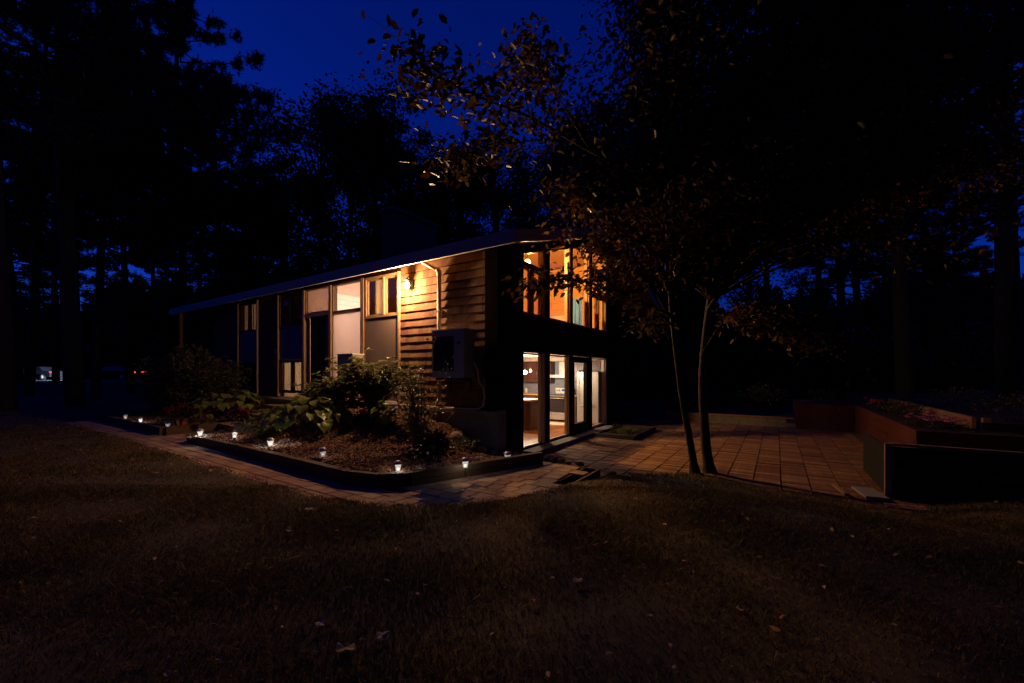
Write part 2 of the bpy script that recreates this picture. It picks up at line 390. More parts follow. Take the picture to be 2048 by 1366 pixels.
shingle_field(-9.61, -8.38, .955, 4.2, True); shingle_field(-13.1, -11.06, .955, 4.2, True)
BX('corner_board', mat('blackened corner board', (.006, .004, .004), .9, spec=.02), house, -.288, .02, -.035, .0, .5, 4.2)
BX('foundation', M['concrete'], house, -13.1, .035, -.07, .25, -.5, .925)
BX('foundation_ledge', M['concrete'], house, -13.1, .03, -.15, -.072, .84, .915)
# --- front bays
def frame4(b, x0, x1, z0, z1, w, y0, y1):
    b.box(x0, x1, y0, y1, z0, z0+w); b.box(x0, x1, y0, y1, z1-w, z1); b.box(x0, x0+w, y0, y1, z0+w, z1-w); b.box(x1-w, x1, y0, y1, z0+w, z1-w)
def slider(x0, x1, z0, z1, fm, back=None, backm=None, mull=None, lab=None):
    b = MB(); frame4(b, x0, x1, z0, z1, .05, -.05, .06)
    mid = mull if mull else (x0+x1)/2
    b.box(mid-.025, mid+.025, -.055, .05, z0+.05, z1-.05)
    frame4(b, x0+.051, mid-.026, z0+.051, z1-.051, .035, -.02, .02); frame4(b, mid+.026, x1-.051, z0+.051, z1-.051, .035, .0, .04)
    w = b.build('window', fm, house)
    if lab: w['label'] = lab
    BX('pane', M['glass'], w, x0+.087, mid-.062, .002, .008, z0+.087, z1-.087); BX('pane', M['glass'], w, mid+.062, x1-.087, .02, .026, z0+.087, z1-.087)
    if back:
        for k, (a, c) in enumerate(((x0+.06, mid-.01), (mid+.01, x1-.06))):
            cb = MB(); n = 14
            vs = []; 
            for i in range(n+1):
                x = a+(c-a)*i/n; y = .11+.012*math.sin(i*2.1+k); vs += [(x, y, z0+.04), (x, y, z1-.04)]
            cb.add(vs, [(2*i, 2*i+2, 2*i+3, 2*i+1) for i in range(n)], True); cb.build('curtain', backm, w)
    return w
for (a, b) in bays:
    for x in (a, b):
        if abs(x+6.90) < .02 or abs(x+5.54) < .02: continue
        BX('trim_post', M['trim'], house, x-.022, x+.022, -.075, -.001, .95, 4.07)
# far left bay
slider(-10.98, -9.71, 3.04, 4.06, M['browntrim'], True, M['curtain'], -10.28)
BX('wall_panel', M['bluepanel'], house, -11.0, -9.69, -.02, .02, 2.07, 3.035)
slider(-10.98, -9.71, 1.06, 2.065, M['browntrim'])
# second bay
slider(-8.28, -6.98, 3.04, 4.06, M['browntrim'])
BX('wall_panel', M['bluepanel'], house, -8.3, -6.96, -.02, .02, 2.07, 3.035)
slider(-8.28, -6.98, 1.06, 2.065, M['browntrim'], True, M['curtain'], -7.58, 'window with lit cream curtains')
# entry
BX('door_post', M['trim'], house, -6.90, -6.82, -.09, .1, .98, 4.06); BX('door_post', M['trim'], house, -5.60, -5.50, -.09, .1, .98, 4.06)
BX('door_head', M['trim'], house, -6.82, -5.60, -.08, .1, 3.27, 3.36)
tw = MB(); frame4(tw, -6.82, -5.60, 3.361, 4.075, .04, -.05, .06); tw = tw.build('transom_window', M['trim'], house)
BX('pane', M['glass'], tw, -6.78, -5.64, -.005, .001, 3.401, 4.035); BX('blind', M['blind'], tw, -6.775, -5.645, .02, .023, 3.41, 4.03)
dr = BX('entry_door', M['door'], house, -6.80, -5.86, .10, .15, 1.0, 3.27)
for x0, x1, z0, z1 in ((-6.68,-6.38,1.15,2.0),(-6.28,-5.98,1.15,2.0),(-6.68,-6.38,2.15,3.1),(-6.28,-5.98,2.15,3.1)): BX('door_panel', M['door'], dr, x0, x1, .085, .099, z0, z1)
MB().ball((-5.93, .06, 2.05), .035).build('door_knob', M['steel'], dr)
BX('screen_door_stile', M['whiteplastic'], house, -5.70, -5.67, -.03, .05, 1.0, 3.25)
BX('door_jamb', M['browntrim'], house, -5.86, -5.70, .0, .12, 1.0, 3.27)
BX('door_sill', M['bluestone'], house, -6.82, -5.60, -.12, .16, .93, .995)
# side light bay
sw = MB(); frame4(sw, -5.50, -4.23, 3.30, 4.075, .045, -.05, .06); sw = sw.build('side_window', M['browntrim'], house)
BX('pane', M['glass'], sw, -5.45, -4.28, -.004, .002, 3.35, 4.03)
fw = MB(); frame4(fw, -5.50, -4.23, 1.0, 3.295, .045, -.05, .06); fw = fw.build('frosted_window', M['trim'], house)
fr = MB(); n = 60
for i in range(n):
    a = -5.455+1.18*i/n; c = -5.455+1.18*(i+1)/n; fr.add([(a,-.01,1.045),((a+c)/2,-.018,1.045),(c,-.01,1.045),(a,-.01,3.25),((a+c)/2,-.018,3.25),(c,-.01,3.25)], [(0,1,4,3),(1,2,5,4)])
fr.build('pane', M['frost'], fw)
BX('stud_post', M['browntrim'], house, -4.20, -4.115, -.06, -.001, 1.0, 4.07)
# yellow slider
slider(-4.09, -2.85, 3.04, 4.06, M['trim'], mull=-3.38, lab='sliding window with ochre frame')
BX('wall_panel', M['greypanel'], house, -4.09, -2.85, -.02, .02, 1.0, 3.035, label='tall taupe panel')
# --- gable wall (plane x=0) : roof underside height along y
PITCH = .30
def rz(y): return 4.09 + PITCH*(min(y, 10.6-y)+.3)           # underside of roof
gw = MB()
def gpoly(y0, y1, zb, x0=-.12, x1=-.0, top=None):
    t0 = top[0] if top else rz(y0)+.04; t1 = top[1] if top else rz(y1)+.04
    gw.hexa([(x0,y0,zb),(x1,y0,zb),(x1,y1,zb),(x0,y1,zb)], [(x0,y0,t0),(x1,y0,t0),(x1,y1,t1),(x0,y1,t1)])
gpoly(.14, .84, -.2); gpoly(6.14, 7.0, -.2)
gpoly(.84, 6.14, 2.14, top=(2.98, 2.98))
for y0, y1 in ((.84,1.9),(1.9,2.15),(2.15,3.26),(3.26,4.6),(4.6,5.3),(5.3,6.14)):
    gw.hexa([(-.12,y0,rz(y0)-.16),(0,y0,rz(y0)-.16),(0,y1,rz(y1)-.16),(-.12,y1,rz(y1)-.16)], [(-.12,y0,rz(y0)+.04),(0,y0,rz(y0)+.04),(0,y1,rz(y1)+.04),(-.12,y1,rz(y1)+.04)])
gw.box(-.12, 0, .84, 6.14, -.2, -.0)
gable_wall = gw.build('gable_wall', M['darkwood'], house)
for k, y in enumerate(np.arange(.16, .84, .135)): BX('siding_board', M['darkwood'], gable_wall, .001, .014, y, y+.128, -.05, rz(y)-.02)
for y in np.arange(6.16, 6.95, .135): BX('siding_board', M['darkwood'], gable_wall, .001, .014, y, y+.128, -.05, rz(y)-.02)
for y0, y1 in ((.88,2.0),(2.03,3.35),(3.38,4.7),(4.73,6.1)): BX('spandrel_panel', M['darkwood'], gable_wall, .001, .012, y0, y1, 2.17, 2.95)
# posts of the glazed gable: pale reveal inside, dark face outside
for y0, y1 in ((1.86, 2.14), (3.30, 3.46), (4.64, 4.82)):
    for z0, z1 in ((0.0, 2.14), (2.98, None)):
        t0, t1 = (z1, z1) if z1 else (rz(y0)-.16, rz(y1)-.16)
        MB().hexa([(-.14,y0,z0),(.0,y0,z0),(.0,y1,z0),(-.14,y1,z0)], [(-.14,y0,t0),(.0,y0,t0),(.0,y1,t1),(-.14,y1,t1)]).build('post', M['cream'] if z0 == 0 else M['trim'], house)
        MB().hexa([(.001,y0+.12*(y1-y0 > .2),z0),(.035,y0+.12*(y1-y0 > .2),z0),(.035,y1+.005,z0),(.001,y1+.005,z0)], [(.001,y0+.12*(y1-y0 > .2),t0),(.035,y0+.12*(y1-y0 > .2),t0),(.035,y1+.005,t1),(.001,y1+.005,t1)]).build('post_cladding', M['darkwood'], house)
for y0, y1 in ((.84,.88), (6.02,6.14)):
    for z0, t0, t1 in ((0, 2.14, 2.14), (2.98, rz(y0)-.16, rz(y1)-.16)):
        MB().hexa([(-.14,y0,z0),(0.005,y0,z0),(0.005,y1,z0),(-.14,y1,z0)], [(-.14,y0,t0),(0.005,y0,t0),(0.005,y1,t1),(-.14,y1,t1)]).build('jamb', M['cream'], house)
def gwin(name, y0, y1, z0, z1a, z1b, m=M['cream'], fr=.035, glass=True):
    b = MB(); x0, x1 = -.10, -.04
    b.box(x0, x1, y0, y1, z0, z0+fr); b.box(x0, x1, y0, y0+fr, z0+fr, min(z1a, z1b)-fr); b.box(x0, x1, y1-fr, y1, z0+fr, min(z1a, z1b)-fr)
    b.hexa([(x0,y0,z1a-fr),(x1,y0,z1a-fr),(x1,y1,z1b-fr),(x0,y1,z1b-fr)], [(x0,y0,z1a),(x1,y0,z1a),(x1,y1,z1b),(x0,y1,z1b)])
    w = b.build(name, m, house)
    if glass:
        MB().hexa([(-.072,y0+fr,z0+fr),(-.066,y0+fr,z0+fr),(-.066,y1-fr,z0+fr),(-.072,y1-fr,z0+fr)], [(-.072,y0+fr,z1a-fr),(-.066,y0+fr,z1a-fr),(-.066,y1-fr,z1b-fr),(-.072,y1-fr,z1b-fr)]).build('pane', M['glass'], w)
    return w
# kitchen glazing
gwin('kitchen_window', .88, 1.86, .0, 2.12, 2.12); gwin('kitchen_window', 2.14, 3.30, .0, 2.12, 2.12); gwin('kitchen_window', 4.82, 6.02, .03, 2.12, 2.12)
db = MB()
db.box(-.09, .012, 3.48, 4.62, .02, .27); db.box(-.09, .012, 3.48, 4.62, 1.96, 2.12); db.box(-.09, .012, 3.48, 3.62, .27, 1.96); db.box(-.09, .012, 4.46, 4.62, .27, 1.96)
pd = db.build('patio_door', M['door'], house); BX('pane', M['glass'], pd, -.05, -.044, 3.62, 4.46, .27, 1.96)
MB().tube([(.02, 3.55, 1.0), (.07, 3.55, 1.0), (.07, 3.64, 1.0)], .012).build('door_handle', M['blackmetal'], pd)
BX('patio_door_step', M['concrete'], house, .001, .32, .9, 6.1, -.16, -.02)
# upper glazing
def rail(y0, y1, z=4.02): BX('window_rail', M['browntrim'], house, -.12, .02, y0, y1, z, z+.1)
gwin('gable_window', .88, 1.86, 4.12, rz(.88)-.16, rz(1.86)-.16, M['trim']); rail(.88, 1.86)
gwin('gable_window', .88, 1.34, 3.0, 4.02, 4.02, M['browntrim']); gwin('gable_window', 1.40, 1.86, 3.0, 4.02, 4.02, M['browntrim']); BX('mullion', M['browntrim'], house, -.12, .02, 1.34, 1.40, 2.98, 4.02)
gwin('gable_window', 2.14, 3.30, 3.0, rz(2.14)-.16, rz(3.30)-.16, M['trim']); gwin('gable_window', 3.46, 4.64, 3.0, rz(3.46)-.16, rz(4.64)-.16, M['trim'])
gwin('gable_window', 4.82, 6.02, 4.12, rz(4.82)-.16, rz(5.3)-.18, M['trim']); rail(4.82, 6.02)
gwin('gable_window', 4.82, 5.38, 3.0, 4.02, 4.02, M['browntrim']); gwin('gable_window', 5.44, 6.02, 3.0, 4.02, 4.02, M['browntrim']); BX('mullion', M['browntrim'], house, -.12, .02, 5.38, 5.44, 2.98, 4.02)
BX('sill_board', M['browntrim'], house, .001, .05, .84, 6.14, 2.95, 2.99)
BX('head_board', M['browntrim'], house, .001, .04, .84, 6.14, 2.125, 2.16)
# remaining walls
bw = MB(); bw.box(-1.3, -1.18, 7.0, 10.6, -.2, 4.5); bw.box(-1.3, -.12, 6.88, 7.0, -.2, 5.75)
for y0, y1 in ((7.0, 8.8), (8.8, 10.6)):
    bw.hexa([(-1.3,y0,4.5),(-1.18,y0,4.5),(-1.18,y1,4.5),(-1.3,y1,4.5)], [(-1.3,y0,rz(y0)),(-1.18,y0,rz(y0)),(-1.18,y1,max(rz(y1),4.51)),(-1.3,y1,max(rz(y1),4.51))])
bw.build('recessed_wall', M['darkwood'], house)
BX('back_wall', M['darkwood'], house, -13.1, -1.18, 10.48, 10.6, -.2, 4.2)
lw = MB()
for y0, y1 in ((0.14, 5.3), (5.3, 10.48)): lw.hexa([(-13.1,y0,.0),(-12.98,y0,.0),(-12.98,y1,.0),(-13.1,y1,.0)], [(-13.1,y0,rz(y0)),(-12.98,y0,rz(y0)),(-12.98,y1,rz(y1)),(-13.1,y1,rz(y1))])
lw.build('far_end_wall', M['darkwood'], house)
# --- roof
RX0, RX1 = -16.6, .59
def slab(name, m, y0, y1, dz0, dz1, x0=RX0, x1=RX1, lab=None):
    z = lambda y: 4.09 + PITCH*(min(y, 10.6-y)+.3)
    b = MB().hexa([(x0,y0,z(y0)+dz0),(x1,y0,z(y0)+dz0),(x1,y1,z(y1)+dz0),(x0,y1,z(y1)+dz0)], [(x0,y0,z(y0)+dz1),(x1,y0,z(y0)+dz1),(x1,y1,z(y1)+dz1),(x0,y1,z(y1)+dz1)])
    return b.build(name, m, house)
slab('roof_slope', M['roof'], -.3, 5.3, .06, .24); slab('roof_slope', M['roof'], 5.3, 10.9, .06, .24)
# soffit boards, one board each under the gable overhang
for k in range(2):
    for i in range(28):
        y0 = -.28 + i*.2 if k == 0 else 5.3 + i*.2
        y1 = y0+.193; slab('soffit_board', M['soffit'], y0, y1, .03, .058, -.13, RX1-.03)
for k in range(2): slab('ceiling_deck', M['ceilboard'], -.28 if k == 0 else 5.3, 5.3 if k == 0 else 10.88, .03, .058, RX0+.03, -.131)
BX('fascia', M['fascia'], house, RX0-.02, RX1+.02, -.335, -.3, 4.085, 4.325); BX('fascia', M['fascia'], house, RX0-.02, RX1+.02, 10.9, 10.935, 4.085, 4.325)
BX('drip_edge', M['whitepaint'], house, RX0-.02, RX1+.02, -.345, -.30, 4.07, 4.084)
for x in (RX0-.02, RX1):
    for k in (0, 1):
        a, b = (-.30, 5.3) if k == 0 else (5.3, 10.9)
        z = lambda y: 4.09 + PITCH*(min(y, 10.6-y)+.3)
        MB().hexa([(x,a,z(a)-.01),(x+.03,a,z(a)-.01),(x+.03,b,z(b)-.01),(x,b,z(b)-.01)], [(x,a,z(a)+.235),(x+.03,a,z(a)+.235),(x+.03,b,z(b)+.235),(x,b,z(b)+.235)]).build('rake_board', M['fascia'], house)
# purlin beams carrying the overhang
for y in (1.98, 5.3, 8.6):
    BX('purlin', M['browntrim'], house, -.5, .50, y-.06, y+.06, rz(y)-.16, rz(y)+.005)
BX('porch_post', M['browntrim'], house, -16.3, -16.18, -.1, .02, .5, 4.2)
# chimney
ch = MB().box(-6.34, -5.70, 2.25, 4.2, 4.6, 6.95).build('chimney', M['brick'], house); BX('chimney_cap', M['concrete'], ch, -6.40, -5.64, 2.19, 4.26, 6.951, 7.06)
for k in range(26):
    for j in range(3):
        off = (k % 2)*.1; x0 = -6.335+j*.21+off*.5; BX('brick', M['brick'], ch, x0, min(x0+.2, -5.705), 2.235, 2.249, 5.02+k*.074, 5.082+k*.074)
# --- interiors
def yzwall(name, m, x0, x1, y0, y1, z0, drop=.01):
    b = MB(); segs = [(y0, y1)] if (y1 <= 5.3 or y0 >= 5.3) else [(y0, 5.3), (5.3, y1)]
    for a, c in segs: b.hexa([(x0,a,z0),(x1,a,z0),(x1,c,z0),(x0,c,z0)], [(x0,a,rz(a)-drop),(x1,a,rz(a)-drop),(x1,c,rz(c)-drop),(x0,c,rz(c)-drop)])
    return b.build(name, m, house)
ir = lambda n, m, *b: BX(n, m, house, *b)
yzwall('partition', M['wallint'], -4.2, -4.1, .14, 6.6, .0)
yzwall('partition', M['orangewall'], -2.80, -2.72, .14, 6.49, 2.43)
ir('kitchen_back_wall', M['backsplash'], -4.1, -.13, 6.5, 6.6, .0, 2.3)
ir('upper_back_wall', M['orangewall'], -4.1, -.13, 6.5, 6.6, 2.42, rz(6.6)-.01)
ir('kitchen_ceiling', M['wallint'], -4.1, -.13, .14, 6.5, 2.2, 2.26)
ir('upper_floor', M['floorboard'], -4.1, -.13, .14, 6.5, 2.36, 2.42)
for k in range(22): ir('wall_board', M['orangewall'], -2.719, -2.70, .2+k*.28, .475+k*.28, 2.43, rz(.2+k*.28)-.06)
for k in range(12): ir('wall_board', M['orangewall'], -2.69, -.14, 6.47, 6.499, 2.43+k*.25, min(2.675+k*.25, rz(6.5)-.04))
ir('ceiling_beam', M['browntrim'], -2.7, -.15, .98, 1.08, 4.22, 4.40)
ir('soffit_over_cabinets', M['wallint'], -4.1, -.13, 6.05, 6.5, 2.08, 2.199)
kf = BX('kitchen_floor', M['floorboard'], house, -4.1, -.12, .14, 6.5, -.2, -.025)
for k in range(33): BX('floor_board', M['floorboard'], kf, -4.09+k*.12, -3.973+k*.12, .15, 6.49, -.024, -.002)
# entry hall
ir('hall_back_wall', M['wallint'], -8.4, -4.2, 4.0, 4.1, .9, 5.36)
yzwall('hall_left_wall', M['wallint'], -6.98, -6.92, .16, 4.0, .9)
ir('hall_floor', M['floorboard'], -6.92, -4.2, .16, 4.0, .9, .96)
for k in range(7): slab('ceiling_batten', M['whitepaint'], .2+k*.55, .24+k*.55, -.03, .028, -6.9, -4.22)
for k in range(14):
    z = 2.3+k*.17
    for a in range(2): BX('wall_board', M['whitepaint'], house, -6.919, -6.90, .2+a*1.9, 2.09+a*1.9, z, min(z+.158, rz(.2+a*1.9)-.05)) if z+.05 < rz(.2+a*1.9)-.05 else None
# bedrooms
ir('bedroom_back_wall', M['wallint'], -12.98, -8.4, 3.0, 3.1, .9, 5.06)
yzwall('bedroom_partition', M['wallint'], -8.6, -8.5, .16, 3.0, .9)
ir('bedroom_floor', M['floorboard'], -12.98, -6.98, .16, 3.0, 2.5, 2.56)
ir('bedroom_back_wall', M['wallint'], -8.5, -6.98, 3.0, 3.1, .9, 5.06)
# stair rail seen through the ochre window
sr = thing('stair_railing', 'red brown stair railing seen through the ochre framed sliding window', 'railing', (-4.0, .9, 2.42))
BX('handrail', M['railwood'], sr, .0, 1.6, 0, .06, .84, .90)
for k in range(11): BX('baluster', M['railwood'], sr, .03+k*.15, .06+k*.15, .015, .045, 0, .84)

# ------------------------------------------------------------------ things on the house
# lantern
lan = thing('wall_lantern', 'glowing jar lantern fixed to the shingle wall beside the ochre window', 'wall lantern', (-2.41, -.03, 3.70))
BX('back_plate', M['blackmetal'], lan, -.06, .06, -.02, .005, -.06, .16)
MB().tube([(0,-.02,.12), (0,-.10,.17), (0,-.14,.13)], .012).build('bracket', M['blackmetal'], lan)
MB().lathe([(.02,.13),(.055,.10),(.07,.07)], (0,-.14,0)).build('cap', M['blackmetal'], lan)
MB().lathe([(.06,.069),(.085,.03),(.085,-.09),(.05,-.13)], (0,-.14,0)).build('lantern_glass', glassmat('amber lantern jar', (1,.93,.8), 1.4, .3), lan)
MB().ball((0,-.14,-.03), .062, (1,1,1.35), 12, 8).build('bulb', emit('warm filament', (1, .72, .30), 16), lan)
light('porch_light', (0, -.23, -.06), (1, .55, .26), 450, .05, lan)
# downspout
ds = thing('downspout', 'round cream downspout with elbow running down the shingles', 'downspout', (-1.48, -.10, 0))
MB().tube([(0,0,.97),(0,0,3.80)], .048, 12).build('pipe', M['pipe'], ds)
MB().tube([(0,0,3.78),(0,-.01,3.86),(-.03,-.03,3.92)], .058, 12).build('elbow', M['pipe'], ds)
MB().tube([(-.02,-.02,3.90),(-.40,-.10,4.10)], .040, 12).build('upper_pipe', M['pipe'], ds)
BX('strap', M['pipe'], ds, -.06, .06, -.055, .09, 3.0, 3.03)
# conduit on the ledge
cp = MB(); cp.tube([(-4.0,-.11,.935),(-.62,-.11,.935),(-.38,-.11,.95),(-.27,-.11,1.03),(-.245,-.11,1.2),(-.24,-.11,1.55)], .016, 8)
tag(cp.build('conduit_pipe', M['pipe']), 'thin pale conduit lying along the top of the concrete foundation', 'pipe')
# heat pump
hp = thing('heat_pump', 'grey heat pump condenser on wall brackets beside the downspout', 'heat pump', (-1.36, -.44, 1.57))
b = MB(); b.box(0, .86, 0, .34, 0, .96); b.build('cabinet', M['acwhite'], hp)
BX('top_cover', M['whiteplastic'], hp, -.012, .872, -.012, .352, .961, .985)
g = MB(); g.box(.05, .60, -.006, -.001, .14, .84); g.build('fan_opening', M['blackmetal'], hp)
g = MB()
for k in range(14): r = .03+k*.02; g.tube([(.325+r*math.cos(a)*.93, -.012, .49+r*math.sin(a)*1.15) for a in np.linspace(0, 2*math.pi, 25)], .0025, 4, False)
g.build('fan_grille', M['blackmetal'], hp)
g = MB(); g.ball((.73, -.004, .70), .05, (1, .12, .55), 12, 6); g.build('badge', M['blackmetal'], hp)
for k in range(6): BX('louvre', M['acwhite'], hp, .861, .868, .05, .29, .25+k*.09, .29+k*.09)
for x in (.12, .68): MB().box(x, x+.04, -.02, .44, -.04, -.001).box(x, x+.04, .40, .438, -.30, -.041).build('bracket', M['blackmetal'], hp)
fx = MB(); fx.tube([(-.46,-.25,1.9),(-.36,-.27,1.86),(-.30,-.25,1.70),(-.32,-.2,1.5),(-.24,-.16,1.38),(-.22,-.12,1.15)], .018, 8)
tag(fx.build('flexible_hose', M['pipe']), 'pale flexible hose looping down beside the heat pump', 'hose')
disc = thing('disconnect_box', 'small service box at the wall corner right of the heat pump', 'service box', (-.24, -.045, 1.62)); BX('housing', M['blackmetal'], disc, -.07, .07, -.08, 0, 0, .3); BX('lid', M['blackmetal'], disc, -.075, .075, -.09, -.081, -.005, .305)
# cabinet box in front of the frosted pane
eb = thing('utility_cabinet', 'grey metal cabinet half hidden by rhododendron under the frosted pane', 'utility cabinet', (-4.62, -.46, 1.2))
BX('body', M['acwhite'], eb, 0, .62, 0, .32, 0, .92); BX('lid', M['whiteplastic'], eb, -.01, .63, -.01, .33, .921, .945); BX('leg', M['blackmetal'], eb, .02, .07, .02, .07, -.45, -.001); BX('leg', M['blackmetal'], eb, .55, .60, .02, .07, -.45, -.001)
# door chime / number plaque
pq = thing('number_plaque', 'small pale two digit plaque on the dark wall left of the second window bay', 'plaque', (-8.50, -.03, 2.34))
BX('plate', M['blackmetal'], pq, -.11, .09, -.004, .004, -.09, .16)
BX('digit', M['whiteplastic'], pq, -.085, -.055, -.012, -.005, -.05, .11); BX('digit', M['whiteplastic'], pq, .0, .03, -.012, -.005, -.05, .11); BX('serif', M['whiteplastic'], pq, -.10, -.04, -.011, -.005, -.07, -.052); BX('serif', M['whiteplastic'], pq, -.015, .045, -.011, -.005, -.07, -.052)

# ------------------------------------------------------------------ kitchen
def cab(name, label, x0, x1, y0, y1, z0, z1, doors, group=None, m=None):
    t = thing(name, label, 'cabinet', (x0, y0, z0), group); m = m or M['cabinet']; W, D, H = x1-x0, y1-y0, z1-z0
    BX('carcass', m, t, 0, W, .02, D, 0, H)
    for k in range(doors):
        a, c = k*W/doors+.008, (k+1)*W/doors-.008; d = MB().box(a, c, 0, .019, .01, H-.01)
        d = d.build('door', m, t); BX('door_panel', m, d, a+.06, c-.06, -.008, -.001, .08, H-.08)
        MB().tube([(c-.04, -.03, H*.35), (c-.04, -.03, H*.35+.14)], .006, 6).build('handle', M['steel'], d)
    return t
bc = cab('base_cabinet', 'dark cherry base cabinets under the long butcher block counter', -4.05, -2.03, 5.9, 6.46, 0, .87, 4)
tag(MB().box(-4.05, -2.02, 5.86, 6.48, .875, .915).build('countertop', M['counter']), 'long butcher block countertop left of the range', 'countertop')
cab('base_cabinet', 'narrow dark base cabinet between the range and the refrigerator', -1.22, -.97, 5.9, 6.46, 0, .87, 1)
tag(MB().box(-1.23, -.965, 5.86, 6.48, .875, .915).build('countertop', M['counter']), 'short butcher block countertop beside the refrigerator', 'countertop')
cab('wall_cabinet', 'dark cherry wall cabinets above the long counter', -4.05, -2.06, 6.14, 6.48, 1.33, 2.06, 4)
cab('wall_cabinet', 'dark wall cabinet beside the range hood chimney', -1.24, -.96, 6.14, 6.48, 1.33, 2.06, 1)
cab('wall_cabinet', 'dark wall cabinet above the refrigerator', -.93, -.16, 6.05, 6.48, 1.76, 2.06, 2)
# range
rg = thing('range', 'stainless range with dark oven door and white control panel', 'range', (-2.0, 5.84, 0))
BX('body', M['steel'], rg, 0, .75, .03, .62, .06, .90); od = BX('oven_door', M['darkglass'], rg, .01, .74, 0, .029, .33, .86); MB().tube([(.05,-.045,.80),(.375,-.06,.80),(.70,-.045,.80)], .014).build('handle', M['steel'], od)
BX('cooktop', M['darkglass'], rg, 0, .75, .0, .62, .901, .915); dw = BX('drawer', M['steel'], rg, .01, .74, 0, .029, .07, .31); BX('drawer_groove', M['blackmetal'], dw, .02, .73, -.003, -.001, .235, .242)
cp_ = BX('control_panel', M['whitepaint'], rg, .02, .73, .54, .60, .93, 1.13); BX('display', emit('blue display', (.15, .2, .8), .6), cp_, .28, .46, .535, .539, 1.02, 1.09); BX('panel_base', M['darkglass'], cp_, .0, .75, .53, .62, .916, .93)
for x in (.08, .17, .56, .65): MB().ball((x, .53, 1.05), .022).build('knob', M['blackmetal'], cp_)
hd = thing('range_hood', 'stainless chimney range hood above the range', 'range hood', (-2.0, 5.95, 1.5))
MB().hexa([(0,0,0),(.75,0,0),(.75,.5,0),(0,.5,0)], [(0,.0,.10),(.75,.0,.10),(.75,.5,.10),(0,.5,.10)]).build('canopy', M['steel'], hd); BX('chimney_duct', M['steel'], hd, .25, .5, .25, .5, .101, .56)
fg = thing('refrigerator', 'tall stainless refrigerator with bottom freezer at the right window', 'refrigerator', (-.87, 5.74, 0))
BX('body', M['steel'], fg, 0, .74, .07, .70, .02, 1.70); d1 = BX('upper_door', M['steel'], fg, .004, .736, 0, .068, .66, 1.70); d2 = BX('freezer_drawer', M['steel'], fg, .004, .736, 0, .068, .04, .645)
MB().tube([(.06,-.05,.75),(.06,-.05,1.6)], .012).build('handle', M['steel'], d1); MB().tube([(.06,-.05,.60),(.64,-.05,.60)], .014).build('handle', M['steel'], d2)
isl = thing('kitchen_island', 'dark panelled kitchen island with pale overhanging top', 'island', (-2.6, 3.50, 0))
BX('body', M['cabinet'], isl, 0, 1.24, 0, .62, .10, .84); BX('plinth', M['cabinet'], isl, -.01, 1.25, -.01, .63, 0, .099); BX('island_top', M['stonetop'], isl, -.15, 1.32, -.12, .74, .842, .885)
for k in range(3): BX('side_panel', M['cabinet'], isl, .06+k*.4, .40+k*.4, -.012, -.001, .16, .78)
BX('end_panel', M['cabinet'], isl, 1.241, 1.252, .06, .56, .16, .78)
tag(MB().box(-1.75, -1.0, 4.98, 5.62, .001, .014).build('floor_mat', M['rug']), 'cream mat on the oak floor in front of the range', 'mat')
def pendant(x, y, z, lab, w, rad=.035):
    p = thing('pendant_lamp', lab, 'pendant lamp', (x, y, z), 'pendant lamps over the island')
    MB().tube([(0,0,.06),(0,0,2.19-z)], .004, 6).build('cord', M['blackmetal'], p); MB().lathe([(.012,.10),(.03,.06),(.034,.04)], n=12).build('lamp_socket', M['steel'], p)
    MB().ball((0,0,0), rad, n=12, m=8).build('bulb', emit('white bulb', (1, .86, .70), 30), p)
    light('pendant_light', (0, 0, -.06), (1, .74, .52), w*4.3, .04, p); return p
pendant(-1.64, 3.72, 1.69, 'nearer bright pendant bulb over the kitchen island', 62, .062); pendant(-1.96, 4.58, 1.73, 'farther small pendant bulb over the counter side of the island', 34, .035)
for k, (x, z) in enumerate(((-3.2, .92), (-2.3, .92))):
    c = thing('canister', ('left' if k == 0 else 'right') + ' cream canister on the butcher block against the blue wall', 'canister', (x, 6.36, z)); MB().lathe([(.05,0),(.055,.02),(.055,.13),(.05,.14)]).build('jar', M['rug'], c); MB().lathe([(.05,.141),(.045,.16),(.015,.175)]).build('lid', M['whitepaint'], c)
# ------------------------------------------------------------------ upper room
ul = thing('ceiling_lamp', 'bare amber lamp glowing in the upper left gable window', 'ceiling lamp', (-.85, 2.56, 4.58))
MB().ball((0,0,0), .08, n=12, m=8).build('bulb', emit('amber bulb', (1, .62, .16), 26), ul); MB().tube([(0,0,.05),(0,0,.40)], .008, 6).build('stem', M['blackmetal'], ul)
light('upper_room_light', (0, 0, -.1), (1, .47, .13), 900, .07, ul)
cl = MB(); n = 24
for k in range(n+1):
    f = k/n; x = -.46+.37*f; y = 4.42+.035*math.sin(k*1.5)
    for z, sq in ((3.02, 1.0), (3.2, .98), (3.45, .95), (3.68, .93), (3.80, .95), (3.85, .97)): cl.v.append((-.275+(x+.275)*sq, y+.04*(3.85-z)*math.sin(k*.8), z+(.03*math.sin(k*.5) if z > 3.7 else 0)))
cl.f = [(6*k+j, 6*k+6+j, 6*k+7+j, 6*k+1+j) for k in range(n) for j in range(5)]; cl.sm = [True]*len(cl.f)
tag(cl.build('hanging_cloth', M['cloth']), 'blue grey cloth draped inside the upper gable window', 'cloth')
dc = thing('dresser', 'white drawer chest inside the upper middle gable window', 'dresser', (-2.3, 5.9, 2.42)); BX('body', M['whitepaint'], dc, 0, 1.1, 0, .5, 0, 1.2)
for k in range(4): BX('drawer', M['whitepaint'], dc, .04, 1.06, -.02, -.001, .06+k*.28, .30+k*.28)
light('hall_light', (-5.2, 1.6, 3.6), (1, .70, .54), 230, .12, house)
light('lower_bedroom_light', (-7.7, 1.6, 1.9), (1, .72, .48), 50, .1, house)
